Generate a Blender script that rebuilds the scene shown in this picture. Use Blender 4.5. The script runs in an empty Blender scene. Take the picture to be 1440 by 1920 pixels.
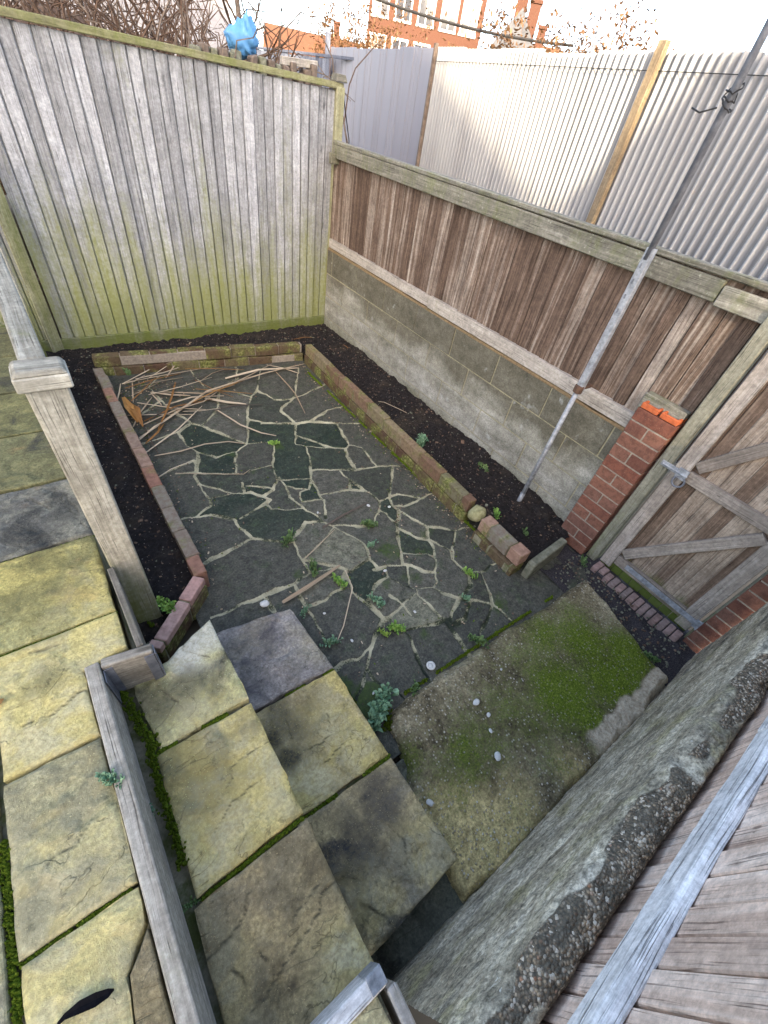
import bpy, bmesh, math, random
import numpy as np
from mathutils import Vector, Matrix
random.seed(7)
rng = np.random.default_rng(11)
rad = math.radians
scene = bpy.context.scene
COL = scene.collection

# ---------------------------------------------------------------- camera, sky, sun, exposure
CAM_Z = 1.9
RC = np.array([[0.8124213844579516, -0.5635656703552124, 0.14955008951018778],
               [-0.3107829566557334, -0.6355593279151361, -0.7067377834475674],
               [0.4933411070727287, 0.527691269491111, -0.6914885943926434]])
FPX = 783.26
cd = bpy.data.cameras.new('camera'); cam = bpy.data.objects.new('camera', cd); COL.objects.link(cam)
cd.sensor_fit = 'HORIZONTAL'; cd.sensor_width = 36.0; cd.lens = FPX / 1440 * 36.0
cd.clip_start = 0.02; cd.clip_end = 2000
cam.matrix_world = Matrix(((RC[0][0], -RC[1][0], -RC[2][0], 0), (RC[0][1], -RC[1][1], -RC[2][1], 0),
                           (RC[0][2], -RC[1][2], -RC[2][2], CAM_Z), (0, 0, 0, 1)))
scene.camera = cam

SUN_EL = rad(26.0); SUN_H = np.array([0.62, 0.785, 0.0]); SUN_H /= np.linalg.norm(SUN_H)   # the way the light travels
w = bpy.data.worlds.new('World'); scene.world = w; w.use_nodes = True
nt = w.node_tree
sky = nt.nodes.new('ShaderNodeTexSky'); sky.sky_type = 'NISHITA'; sky.sun_disc = False
sky.sun_elevation = SUN_EL; sky.sun_rotation = math.atan2(-SUN_H[0], -SUN_H[1])
sky.air_density = 0.55; sky.dust_density = 2.0; sky.ozone_density = 0.3
nt.nodes['Background'].inputs['Strength'].default_value = 0.15
tint = nt.nodes.new('ShaderNodeMix'); tint.data_type = 'RGBA'; tint.blend_type = 'MULTIPLY'; tint.inputs[0].default_value = 1.0
nt.links.new(sky.outputs[0], tint.inputs[6]); tint.inputs[7].default_value = (1.0, 0.93, 0.79, 1)
nt.links.new(tint.outputs[2], nt.nodes['Background'].inputs['Color'])
sl = bpy.data.lights.new('sun', 'SUN'); sl.energy = 2.0; sl.angle = rad(0.6); sl.color = (1.0, 0.82, 0.58)
so = bpy.data.objects.new('sun', sl); COL.objects.link(so)
ldir = Vector((SUN_H[0] * math.cos(SUN_EL), SUN_H[1] * math.cos(SUN_EL), -math.sin(SUN_EL)))
so.rotation_euler = ldir.to_track_quat('-Z', 'Y').to_euler(); so.location = (-6, -8, 9)
vs = scene.view_settings
vs.view_transform = 'Standard'; vs.look = 'None'; vs.gamma = 1.0; vs.exposure = 3.15
scene.render.engine = 'CYCLES'
scene.cycles.max_bounces = 6
scene.cycles.use_denoising = True

# ---------------------------------------------------------------- survey helpers (photo point -> point on a known plane)
def ray(p):
    return RC.T @ np.array([(p[0] - 720) / FPX, (p[1] - 960) / FPX, 1.0])
def atz(px, py, z):
    d = ray((px, py)); t = (z - CAM_Z) / d[2]
    return np.array([d[0] * t, d[1] * t, z])
def atx(px, py, x):
    d = ray((px, py)); t = x / d[0]
    return np.array([x, d[1] * t, CAM_Z + d[2] * t])
def aty(px, py, y):
    d = ray((px, py)); t = y / d[1]
    return np.array([d[0] * t, y, CAM_Z + d[2] * t])
def atr(px, py, dist):
    d = ray((px, py)); t = dist / math.hypot(d[0], d[1])
    return np.array([d[0] * t, d[1] * t, CAM_Z + d[2] * t])

# ---------------------------------------------------------------- numpy noise
def vnoise(x, y, seed=0):
    x = np.asarray(x, float); y = np.asarray(y, float)
    xi = np.floor(x).astype(np.int64); yi = np.floor(y).astype(np.int64)
    xf = x - xi; yf = y - yi
    def h(a, b):
        n = (a * 374761393 + b * 668265263 + seed * 974634777) & 0x7fffffff
        n = ((n ^ (n >> 13)) * 1274126177) & 0x7fffffff
        return ((n ^ (n >> 16)) & 0xffff) / 65535.0
    u = xf * xf * (3 - 2 * xf); v = yf * yf * (3 - 2 * yf)
    return (h(xi, yi) * (1 - u) + h(xi + 1, yi) * u) * (1 - v) + (h(xi, yi + 1) * (1 - u) + h(xi + 1, yi + 1) * u) * v
def fbm(x, y, octv=4, seed=0):
    s = 0; a = 0.5; t = 0
    for i in range(octv):
        s = s + a * vnoise(x * 2 ** i, y * 2 ** i, seed + i * 17); t += a; a *= 0.5
    return s / t

# ---------------------------------------------------------------- materials
class M:
    def __init__(s, name, rough=0.85, spec=0.25):
        s.m = bpy.data.materials.new(name); s.m.use_nodes = True
        s.t = s.m.node_tree; s.b = s.t.nodes['Principled BSDF']
        s.b.inputs['Roughness'].default_value = rough
        s.b.inputs['Specular IOR Level'].default_value = spec
    def new(s, typ, **kw):
        n = s.t.nodes.new(typ)
        for k, v in kw.items(): setattr(n, k, v)
        return n
    def put(s, sock, v):
        if isinstance(v, bpy.types.NodeSocket): s.t.links.new(v, sock)
        elif v is not None:
            if sock.type == 'RGBA' and not isinstance(v, (int, float)) and len(v) == 3: v = (*v, 1)
            sock.default_value = v
    def coord(s, kind='Object'):
        return s.new('ShaderNodeTexCoord').outputs[kind]
    def pos(s):
        return s.new('ShaderNodeNewGeometry').outputs['Position']
    def attr(s, name, out='Fac'):
        return s.new('ShaderNodeAttribute', attribute_name=name).outputs[out]
    def scale(s, v, sc, off=(0, 0, 0)):
        n = s.new('ShaderNodeMapping'); s.put(n.inputs['Vector'], v)
        s.put(n.inputs['Scale'], sc); s.put(n.inputs['Location'], off); return n.outputs[0]
    def noise(s, v, sc, detail=5, rough=0.6, dist=0.0, out=0):
        n = s.new('ShaderNodeTexNoise'); s.put(n.inputs['Vector'], v); s.put(n.inputs['Scale'], sc)
        s.put(n.inputs['Detail'], detail); s.put(n.inputs['Roughness'], rough); s.put(n.inputs['Distortion'], dist)
        return n.outputs[out]
    def voro(s, v, sc, feature='F1', out='Distance', rnd=1.0):
        n = s.new('ShaderNodeTexVoronoi', feature=feature); s.put(n.inputs['Vector'], v); s.put(n.inputs['Scale'], sc)
        s.put(n.inputs['Randomness'], rnd); return n.outputs[out]
    def ramp(s, f, stops, interp='LINEAR'):
        n = s.new('ShaderNodeValToRGB'); n.color_ramp.interpolation = interp; e = n.color_ramp.elements
        while len(e) < len(stops): e.new(0.5)
        for k, (p, c) in enumerate(stops):
            e[k].position = p
            e[k].color = (c, c, c, 1) if isinstance(c, (int, float)) else (*c, 1)
        s.put(n.inputs[0], f); return n.outputs[0]
    def mix(s, f, a, b, mode='MIX'):
        n = s.new('ShaderNodeMix', data_type='RGBA', blend_type=mode)
        s.put(n.inputs[0], f); s.put(n.inputs[6], a); s.put(n.inputs[7], b); return n.outputs[2]
    def math(s, op, a, b=None, c=None, clamp=False):
        n = s.new('ShaderNodeMath', operation=op); n.use_clamp = clamp
        s.put(n.inputs[0], a)
        if b is not None: s.put(n.inputs[1], b)
        if c is not None: s.put(n.inputs[2], c)
        return n.outputs[0]
    def vadd(s, a, b):
        n = s.new('ShaderNodeVectorMath', operation='ADD'); s.put(n.inputs[0], a); s.put(n.inputs[1], b); return n.outputs[0]
    def comb(s, x, y, z):
        n = s.new('ShaderNodeCombineXYZ'); s.put(n.inputs[0], x); s.put(n.inputs[1], y); s.put(n.inputs[2], z); return n.outputs[0]
    def sep(s, v):
        n = s.new('ShaderNodeSeparateXYZ'); s.put(n.inputs[0], v); return n.outputs
    def rng(s, v, a, b, c=0.0, d=1.0, smooth=True):
        n = s.new('ShaderNodeMapRange'); n.clamp = True
        if smooth: n.interpolation_type = 'SMOOTHSTEP'
        s.put(n.inputs[0], v); s.put(n.inputs[1], a); s.put(n.inputs[2], b); s.put(n.inputs[3], c); s.put(n.inputs[4], d)
        return n.outputs[0]
    def bump(s, h, strength=0.5, dist=0.01, nrm=None):
        n = s.new('ShaderNodeBump'); s.put(n.inputs['Height'], h); s.put(n.inputs['Strength'], strength); s.put(n.inputs['Distance'], dist)
        if nrm is not None: s.put(n.inputs['Normal'], nrm)
        return n.outputs[0]
    def grain(s, c, p, sc=45.0, amt=0.6, detail=8):
        n = s.noise(p, sc, detail, 0.78)
        f = s.ramp(n, [(0.33, 1 - amt), (0.5, 1.0), (0.67, 1 + amt)])
        return s.mix(1.0, c, f, 'MULTIPLY')
    def done(s, col=None, nrm=None, rough=None, metal=None):
        if col is not None: s.put(s.b.inputs['Base Color'], col)
        if nrm is not None: s.put(s.b.inputs['Normal'], nrm)
        if rough is not None: s.put(s.b.inputs['Roughness'], rough)
        if metal is not None: s.put(s.b.inputs['Metallic'], metal)
        return s.m

def wood(name, dark, mid, light, algae=None, var=0.5, knots=0.5, streak=0.6, band=14, alg_col=(0.16, 0.19, 0.045), bump=0.35, lichen=0.0):
    """weathered timber; UV v runs along the grain in metres, face attribute rnd differs per board.
    algae = (amount at low z, z where it fades, general amount)"""
    m = M(name, 0.88, 0.15)
    uv = m.coord('UV'); r = m.attr('rnd'); p = m.pos()
    off = m.comb(m.math('MULTIPLY', r, 37.0), m.math('MULTIPLY', r, 91.0), m.math('MULTIPLY', r, 13.0))
    v = m.vadd(uv, off)
    wob = m.noise(m.scale(v, (5, 1.6, 1)), 1.0, 3, 0.5)
    sx = m.sep(v)
    vw = m.comb(m.math('ADD', sx[0], m.math('MULTIPLY', wob, 0.035)), sx[1], 0.0)
    g1 = m.noise(m.scale(vw, (75, 1.8, 1)), 1.0, 6, 0.65)
    g2 = m.noise(m.scale(vw, (260, 5, 1)), 1.0, 3, 0.6)
    g3 = m.noise(m.scale(vw, (band, 0.9, 1)), 1.0, 4, 0.6)
    tone = m.math('ADD', m.math('MULTIPLY', g1, streak), m.math('MULTIPLY', g3, 1 - streak))
    tone = m.math('ADD', tone, m.math('MULTIPLY', m.math('SUBTRACT', r, 0.5), var * 0.45))
    c = m.ramp(tone, [(0.26, dark), (0.5, mid), (0.74, light)])
    crack = m.rng(g2, 0.31, 0.45, 0.0, 1.0)
    c = m.mix(m.math('MULTIPLY', m.math('SUBTRACT', 1.0, crack), 0.8), c, tuple(x * 0.35 for x in dark))
    # knots
    kv = m.scale(vw, (9, 3.3, 1))
    kd = m.voro(kv, 1.0); kr = m.sep(m.voro(kv, 1.0, out='Color'))[0]
    ksize = m.math('MULTIPLY', m.rng(kr, 1 - knots, 1.0, 0.0, 1.0), 0.11)
    km = m.rng(m.math('DIVIDE', kd, m.math('ADD', ksize, 0.002)), 0.55, 1.25, 1.0, 0.0)
    c = m.mix(m.math('MULTIPLY', km, 0.75), c, tuple(x * 0.45 for x in dark))
    c = m.grain(c, p, 55, 0.28, 6); c = m.grain(c, m.vadd(p, (3, 7, 1)), 9, 0.22, 5)
    blot = m.noise(p, 6.0, 5, 0.65)
    c = m.mix(m.rng(blot, 0.45, 0.75, 0.0, 0.5), c, tuple(x * 0.6 for x in mid))
    if algae:
        lo, zf, gen = algae
        z = m.sep(p)[2]
        n1 = m.noise(m.scale(p, (6.5, 6.5, 0.75)), 1.0, 7, 0.7, 0.5); n2 = m.noise(p, 40.0, 3, 0.6)
        am = m.math('MULTIPLY', m.rng(z, 0.0, zf, 1.0, 0.0), lo)
        am = m.math('ADD', am, gen)
        a = m.math('ADD', n1, m.math('MULTIPLY', m.math('SUBTRACT', n2, 0.5), 0.35))
        a = m.rng(m.math('ADD', a, am), 0.60, 1.12, 0.0, 0.95)
        gcol = m.mix(n2, alg_col, tuple(x * 0.55 for x in alg_col))
        c = m.mix(a, c, gcol)
    if lichen:
        l = m.rng(m.noise(p, 55.0, 4, 0.7), 0.62, 0.7, 0.0, lichen)
        c = m.mix(l, c, (0.42, 0.44, 0.36))
    h = m.math('ADD', m.math('MULTIPLY', g1, 0.6), m.math('MULTIPLY', crack, 0.5))
    h = m.math('SUBTRACT', h, m.math('MULTIPLY', km, 0.2))
    return m.done(c, m.bump(h, bump, 0.006))

GREYW = dict(dark=(0.105, 0.097, 0.09), mid=(0.27, 0.265, 0.255), light=(0.44, 0.44, 0.43))
MAT = {}
MAT['panel'] = wood('silvered_fence_wood', (0.105, 0.108, 0.118), (0.265, 0.272, 0.292), (0.425, 0.437, 0.475), algae=(0.44, 1.7, 0.07), knots=0.75, var=0.45, alg_col=(0.255, 0.275, 0.095))
MAT['panel_cap'] = wood('mossy_cap_wood', (0.11, 0.10, 0.06), (0.22, 0.215, 0.13), (0.36, 0.35, 0.25), algae=(0.0, 1, 0.24), knots=0.2)
MAT['gravel_board'] = wood('mossy_gravel_board', (0.06, 0.06, 0.045), (0.14, 0.14, 0.105), (0.22, 0.22, 0.17), algae=(0.35, 0.3, 0.25), knots=0.2, alg_col=(0.15, 0.18, 0.04))
MAT['green_post'] = wood('algae_post_wood', (0.15, 0.145, 0.09), (0.30, 0.295, 0.20), (0.40, 0.395, 0.30), algae=(0.2, 1.2, 0.30), knots=0.2, alg_col=(0.30, 0.29, 0.12))
MAT['brown'] = wood('brown_fence_wood', (0.028, 0.017, 0.012), (0.120, 0.084, 0.064), (0.38, 0.335, 0.29), algae=None, var=0.42, knots=0.4, streak=0.35, band=40, bump=.5)
MAT['rail'] = wood('grey_rail_wood', (0.06, 0.056, 0.045), (0.19, 0.18, 0.15), (0.34, 0.325, 0.29), algae=(0.0, 1, 0.18), knots=0.25, lichen=0.5)
MAT['sole'] = wood('pale_sole_plate_wood', (0.16, 0.14, 0.12), (0.34, 0.31, 0.275), (0.46, 0.42, 0.38), algae=(0.0, 1, 0.05), knots=0.2)
MAT['gate'] = wood('gate_board_wood', (0.045, 0.027, 0.019), (0.165, 0.115, 0.084), (0.35, 0.285, 0.225), algae=(0.85, 0.25, 0.0), var=1.0, knots=0.55, streak=0.7, alg_col=(0.11, 0.15, 0.03))
MAT['gate_frame'] = wood('gate_frame_wood', (0.13, 0.105, 0.085), (0.285, 0.245, 0.21), (0.42, 0.38, 0.34), algae=(0.3, 0.25, 0.0), var=0.6, knots=0.25)
MAT['jamb'] = wood('gate_post_wood', (0.085, 0.08, 0.06), (0.18, 0.175, 0.135), (0.28, 0.275, 0.225), algae=(0.25, 0.9, 0.06), knots=0.2)
MAT['newel'] = wood('pale_newel_wood', (0.13, 0.118, 0.09), (0.35, 0.33, 0.275), (0.56, 0.54, 0.48), algae=(0.50, 0.95, 0.06), var=0.5, knots=0.2, lichen=0.35, alg_col=(0.22, 0.23, 0.075))
MAT['sleeper'] = wood('edging_timber', (0.09, 0.08, 0.065), (0.24, 0.22, 0.185), (0.44, 0.415, 0.36), algae=(0.0, 1, 0.06), var=0.5, knots=0.2, lichen=0.3)
MAT['arris'] = wood('silvered_arris_rail', (0.26, 0.245, 0.24), (0.66, 0.64, 0.63), (0.84, 0.83, 0.82), var=0.3, knots=0.6, bump=0.9, band=40, streak=.5)
MAT['nearboard'] = wood('tan_fence_board', (0.30, 0.18, 0.125), (0.64, 0.475, 0.375), (0.80, 0.67, 0.575), var=0.3, knots=0.5, streak=.45)
MAT['orange_post'] = wood('tan_fence_post', (0.08, 0.062, 0.042), (0.19, 0.145, 0.095), (0.28, 0.22, 0.145), var=0.4, knots=0.2)
MAT['darkfence'] = wood('blue_grey_fence_wood', (0.06, 0.07, 0.10), (0.12, 0.135, 0.18), (0.17, 0.19, 0.24), var=0.8, knots=0.1)

def brickmat(name, cols, moss=0.0, bump=0.5):
    m = M(name, 0.9, 0.15); p = m.pos(); r = m.attr('rnd')
    c = m.ramp(r, [(k / max(1, len(cols) - 1), x) for k, x in enumerate(cols)])
    n1 = m.noise(p, 38, 5, 0.65); n2 = m.noise(p, 210, 3, 0.6)
    c = m.mix(m.rng(n1, 0.35, 0.7, 0.0, 0.55), c, tuple(x * 0.45 for x in cols[0]))
    c = m.mix(m.rng(n2, 0.6, 0.72, 0.0, 0.4), c, (0.35, 0.30, 0.25))
    if moss:
        a = m.rng(m.math('ADD', m.noise(p, 9, 5, 0.65), moss), 0.66, 0.9, 0.0, 0.95)
        gm = m.ramp(m.noise(p, 60, 3), [(0.3, (0.04, 0.05, 0.013)), (0.52, (0.15, 0.16, 0.045)), (0.72, (0.34, 0.34, 0.15))])
        c = m.mix(a, c, gm)
    h = m.math('ADD', m.math('MULTIPLY', n1, 0.7), m.math('MULTIPLY', n2, 0.4))
    return m.done(c, m.bump(h, bump, 0.006))
MAT['brick'] = brickmat('red_brick', [(0.135, 0.058, 0.042), (0.18, 0.083, 0.058), (0.21, 0.10, 0.07), (0.16, 0.085, 0.065), (0.19, 0.070, 0.046)])
MAT['brick_frog'] = brickmat('fresh_orange_brick', [(0.50, 0.13, 0.05), (0.42, 0.10, 0.04)])
MAT['brick_hollow'] = brickmat('dark_brick_hollow', [(0.20, 0.03, 0.015), (0.17, 0.03, 0.015)])
MAT['brick_old'] = brickmat('old_mossy_brick', [(0.15, 0.09, 0.06), (0.20, 0.13, 0.085), (0.23, 0.18, 0.11), (0.15, 0.14, 0.085)], moss=0.22)
MAT['brick_moss'] = brickmat('very_mossy_brick', [(0.085, 0.05, 0.033), (0.12, 0.09, 0.055), (0.085, 0.045, 0.03), (0.15, 0.13, 0.07)], moss=0.24)
MAT['brick_edge_pink'] = brickmat('pinkish_brick', [(0.27, 0.14, 0.10), (0.32, 0.21, 0.155), (0.19, 0.175, 0.14), (0.25, 0.21, 0.165)], moss=0.15)
MAT['brick_pale_pink'] = brickmat('rubbed_pink_brick', [(0.46, 0.27, 0.23), (0.54, 0.36, 0.31), (0.42, 0.26, 0.22)], moss=-0.05)
MAT['brick_threshold'] = brickmat('dusty_threshold_brick', [(0.24, 0.16, 0.14), (0.34, 0.24, 0.22), (0.20, 0.17, 0.16)], moss=0.02)
MAT['brick_far'] = brickmat('orange_far_brick', [(0.072, 0.033, 0.023), (0.095, 0.045, 0.031)], bump=0.1)

def mortar(name, col, moss=0.0):
    m = M(name, 0.95, 0.1); p = m.pos()
    n = m.noise(p, 60, 5, 0.65)
    c = m.ramp(n, [(0.3, tuple(x * 0.55 for x in col)), (0.7, col)])
    if moss:
        a = m.rng(m.math('ADD', m.noise(p, 10, 5, 0.65), moss), 0.62, 0.85, 0.0, 0.9)
        c = m.mix(a, c, (0.07, 0.085, 0.02))
    return m.done(c, m.bump(n, 0.5, 0.006))
MAT['mortar'] = mortar('pale_mortar', (0.33, 0.285, 0.23))
MAT['mortar_moss'] = mortar('mossy_mortar', (0.30, 0.28, 0.20), 0.2)
MAT['mortar_block'] = mortar('yellowish_mortar', (0.36, 0.33, 0.22))
MAT['haunch'] = mortar('brown_crumbly_mortar', (0.24, 0.17, 0.10), 0.03)

def blockmat():
    m = M('concrete_block', 0.92, 0.15); p = m.pos(); r = m.attr('rnd'); s = m.sep(p)
    n1 = m.noise(p, 3.2, 6, 0.62); n2 = m.noise(p, 150, 4, 0.7); n3 = m.noise(m.scale(p, (1, 1.3, 5)), 2.0, 5, 0.6)
    c = m.ramp(n3, [(0.3, (0.15, 0.142, 0.118)), (0.5, (0.25, 0.243, 0.212)), (0.72, (0.36, 0.355, 0.325))])
    c = m.mix(m.math('MULTIPLY', r, 0.35), c, (0.22, 0.215, 0.17))
    # dark damp staining that hangs from the top of the wall, greenish in places
    top = m.math('ADD', m.rng(s[2], 0.22, 0.82, 0.0, 0.92), m.math('MULTIPLY', m.math('SUBTRACT', n1, 0.5), 1.2))
    c = m.mix(m.rng(top, 0.22, 0.62, 0.0, 0.82), c, m.mix(n3, (0.05, 0.046, 0.033), (0.11, 0.10, 0.07)))
    low = m.math('ADD', m.rng(s[2], 0.06, 0.28, 0.5, 0.0), m.math('MULTIPLY', m.math('SUBTRACT', n1, 0.5), 0.8))
    c = m.mix(m.rng(low, 0.25, 0.6, 0.0, 0.6), c, (0.15, 0.15, 0.095))
    spots = m.rng(m.noise(p, 9, 3, 0.5), 0.66, 0.74, 0.0, 0.35)
    c = m.mix(spots, c, (0.42, 0.44, 0.44))
    c = m.mix(m.rng(n2, 0.35, 0.5, 0.4, 0.0), c, (0.05, 0.05, 0.04)); c = m.grain(c, p, 14, 0.3); c = m.grain(c, p, 100, 0.3, 4)
    return m.done(c, m.bump(n2, 0.6, 0.004))
MAT['block'] = blockmat()

def slabmat(name, base, second, stain, amount=0.5, seed=0.0, dk=0.35, sc=1.0, rust=0.0):
    m = M(name, 0.8, 0.22); p = m.vadd(m.pos(), (seed * 3.1, seed * 1.7, seed * 5.3))
    big = m.noise(p, 2.6 * sc, 5, 0.6, 0.6); med = m.noise(p, 9.0, 6, 0.65, 0.4); fine = m.noise(p, 95, 5, 0.7)
    c = m.mix(m.rng(m.math('ADD', big, m.math('MULTIPLY', m.math('SUBTRACT', med, 0.5), 0.6)), 0.62 - amount * 0.36, 0.80 - amount * 0.36, 0.0, 1.0), base, second)
    c = m.mix(m.rng(med, 0.44, 0.66, 0.0, 0.65), c, tuple(x * 0.48 for x in base))
    st = m.noise(m.vadd(p, (7.7, 3.1, 0)), 3.4 * sc, 5, 0.65, 0.8)
    c = m.mix(m.rng(st, 0.52, 0.66, 0.0, min(.95, dk * 2.2)), c, stain)
    if rust: c = m.mix(m.rng(m.noise(m.vadd(p, (2.7, 9.1, 0)), 5.0, 3, 0.6), 0.60, 0.70, 0.0, rust), c, (0.36, 0.22, 0.10))
    c = m.grain(c, p, 16, 0.32); c = m.grain(c, p, 75, 0.38, 5)
    tr = m.attr('crack'); sa = m.attr('stain'); ga = m.attr('glow')
    c = m.mix(ga, c, m.mix(m.rng(med, .4, .62), (0.50, 0.415, 0.165), (0.55, 0.49, 0.30)))
    c = m.mix(m.attr('pale'), c, (0.58, 0.57, 0.50))
    c = m.mix(m.math('MULTIPLY', sa, 0.92), c, stain)
    # riven ledges: contour steps of a warped height field
    hf = m.noise(m.scale(p, (1.0, 1.7, 1.0), (0, 0, 0)), 3.0, 5, 0.5, 0.9)
    st8 = m.math('MULTIPLY', hf, 9.0); fr = m.math('FRACT', st8)
    lm = m.rng(m.noise(m.vadd(p, (1.3, 5.9, 0)), 4.2, 3, 0.5), 0.47, 0.60, 0.0, 1.0)
    line = m.math('MULTIPLY', m.rng(fr, 0.0, 0.085, 1.0, 0.0), lm)
    c = m.mix(m.math('MULTIPLY', line, 0.6), c, (0.045, 0.04, 0.026))
    c = m.mix(m.math('MULTIPLY', m.rng(tr, 0.05, 0.95), 0.82), c, (0.04, 0.036, 0.025))
    c = m.mix(m.rng(fine, 0.38, 0.62, 0.45, 0.0), c, tuple(x * 0.38 for x in base))
    c = m.mix(m.rng(m.noise(p, 34, 4, 0.7), 0.58, 0.70, 0.0, 0.40), c, tuple(x * 0.42 for x in stain))
    c = m.mix(m.rng(m.noise(m.vadd(p, (4, 1, 0)), 260, 2, 0.5), 0.66, 0.72, 0.0, 0.6), c, tuple(min(0.6, x * 1.35) for x in base))
    ledge = m.math('SUBTRACT', m.math('FLOOR', st8), m.math('MULTIPLY', line, 0.5))
    h = m.math('ADD', m.math('MULTIPLY', m.math('MULTIPLY', ledge, lm), 0.25), m.math('ADD', m.math('MULTIPLY', med, 0.9), m.math('MULTIPLY', fine, 0.22)))
    return m.done(c, m.bump(h, 0.95, 0.014), rough=m.rng(fine, 0.3, 0.7, 0.72, 0.92))

def patiomat():
    m = M('crazy_paving_stone', 0.78, 0.3); p = m.pos()
    j = m.attr('joint'); r1 = m.attr('rnda'); r2 = m.attr('rndb'); mo = m.attr('moss')
    n1 = m.noise(p, 5, 6, 0.62); n2 = m.noise(p, 60, 5, 0.7); n3 = m.noise(p, 220, 3, 0.6)
    c = m.ramp(r1, [(0.0, (0.010, 0.020, 0.013)), (0.3, (0.021, 0.031, 0.020)), (0.5, (0.042, 0.042, 0.033)), (0.75, (0.080, 0.077, 0.060)), (1.0, (0.155, 0.15, 0.105))])
    c = m.mix(m.rng(n1, 0.42, 0.70, 0.0, 0.42), c, m.ramp(r2, [(0.0, (0.025, 0.035, 0.028)), (1.0, (0.085, 0.078, 0.068))]))
    c = m.mix(m.rng(n2, 0.5, 0.70, 0.0, 0.6), c, (0.11, 0.112, 0.08))
    c = m.mix(m.rng(m.noise(m.vadd(p, (5, 5, 0)), 11, 5, 0.7), 0.52, 0.68, 0.0, 0.55), c, (0.045, 0.062, 0.030))
    c = m.mix(m.rng(n3, 0.30, 0.44, 0.5, 0.0), c, (0.014, 0.016, 0.013))
    c = m.mix(m.rng(m.noise(p, 130, 2, 0.5), 0.72, 0.76, 0.0, 0.6), c, (0.26, 0.27, 0.24))
    c = m.grain(c, p, 22, 0.55); c = m.grain(c, p, 90, 0.45, 4)
    gm = m.rng(m.math('ADD', mo, m.math('MULTIPLY', m.math('SUBTRACT', m.noise(p, 14, 6, 0.7), 0.5), 1.1)), 0.42, 0.75, 0.0, 0.9)
    gcol = m.ramp(n2, [(0.25, (0.012, 0.022, 0.006)), (0.55, (0.042, 0.068, 0.014)), (0.8, (0.085, 0.12, 0.03))])
    c = m.mix(gm, c, gcol)
    jn = m.noise(p, 7.5, 4, 0.6); jf = m.noise(p, 120, 4, 0.7)
    jc = m.ramp(m.math('SUBTRACT', m.math('ADD', m.math('MULTIPLY', jn, 0.75), m.math('MULTIPLY', jf, 0.25)), m.rng(m.sep(p)[1], 0.45, 0.80, 0.12, 0.0)),
                [(0.32, (0.006, 0.010, 0.005)), (0.41, (0.035, 0.042, 0.02)), (0.47, (0.24, 0.225, 0.145)), (0.68, (0.46, 0.43, 0.30))])
    jm = m.rng(m.math('ADD', j, m.math('MULTIPLY', m.math('SUBTRACT', jf, 0.5), 0.5)), 0.42, 0.62, 0.0, 1.0)
    c = m.mix(jm, c, jc)
    h = m.math('ADD', m.math('MULTIPLY', n2, 0.7), m.math('MULTIPLY', n3, 0.35))
    return m.done(c, m.bump(h, 0.55, 0.006), rough=m.rng(n2, 0.3, 0.7, 0.6, 0.85))
MAT['patio'] = patiomat()

def padmat():
    m = M('mossy_concrete', 0.92, 0.12); p = m.pos(); mo = m.attr('moss'); ed = m.attr('edge'); tan = m.attr('tan')
    n1 = m.noise(p, 6, 6, 0.65); n2 = m.noise(p, 70, 5, 0.72); pv = m.voro(p, 95); pr = m.sep(m.voro(p, 95, out='Color'))
    c = m.ramp(m.math('ADD', m.math('MULTIPLY', n1, 0.6), m.math('MULTIPLY', n2, 0.4)), [(0.35, (0.045, 0.036, 0.022)), (0.5, (0.205, 0.172, 0.105)), (0.64, (0.46, 0.40, 0.28))])
    c = m.mix(m.rng(m.math('ADD', tan, m.math('MULTIPLY', m.math('SUBTRACT', n1, 0.5), 0.6)), 0.3, 0.8, 0.0, 0.85), c, m.mix(n2, (0.38, 0.30, 0.125), (0.74, 0.60, 0.30)))
    c = m.grain(c, p, 30, 0.5); c = m.grain(c, p, 110, 0.4, 4)
    peb = m.math('MULTIPLY', m.rng(pr[0], 0.70, 0.74, 0.0, 1.0), m.rng(pv, 0.30, 0.50, 1.0, 0.0))
    c = m.mix(m.math('MULTIPLY', peb, 0.85), c, m.ramp(pr[1], [(0.0, (0.26, 0.22, 0.15)), (0.6, (0.46, 0.41, 0.31)), (1.0, (0.68, 0.65, 0.57))]))
    g = m.rng(m.math('ADD', mo, m.math('ADD', m.math('MULTIPLY', m.math('SUBTRACT', n1, 0.5), 0.9), m.math('MULTIPLY', m.math('SUBTRACT', n2, 0.5), 1.1))), 0.08, 0.72, 0.0, 0.96)
    gcol = m.ramp(m.noise(p, 130, 4, 0.7), [(0.3, (0.024, 0.042, 0.004)), (0.5, (0.10, 0.15, 0.012)), (0.68, (0.24, 0.29, 0.04))])
    c = m.mix(m.math('MULTIPLY', g, m.math('SUBTRACT', 1.0, m.math('MULTIPLY', peb, 0.45))), c, gcol)
    c = m.mix(ed, c, m.ramp(n2, [(0.3, (0.30, 0.24, 0.17)), (0.6, (0.55, 0.48, 0.37))]))
    h = m.math('ADD', n2, m.math('ADD', m.math('MULTIPLY', peb, 0.6), m.math('MULTIPLY', g, m.noise(p, 180, 3, 0.7))))
    return m.done(c, m.bump(h, 0.9, 0.010))
MAT['pad'] = padmat()

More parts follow.
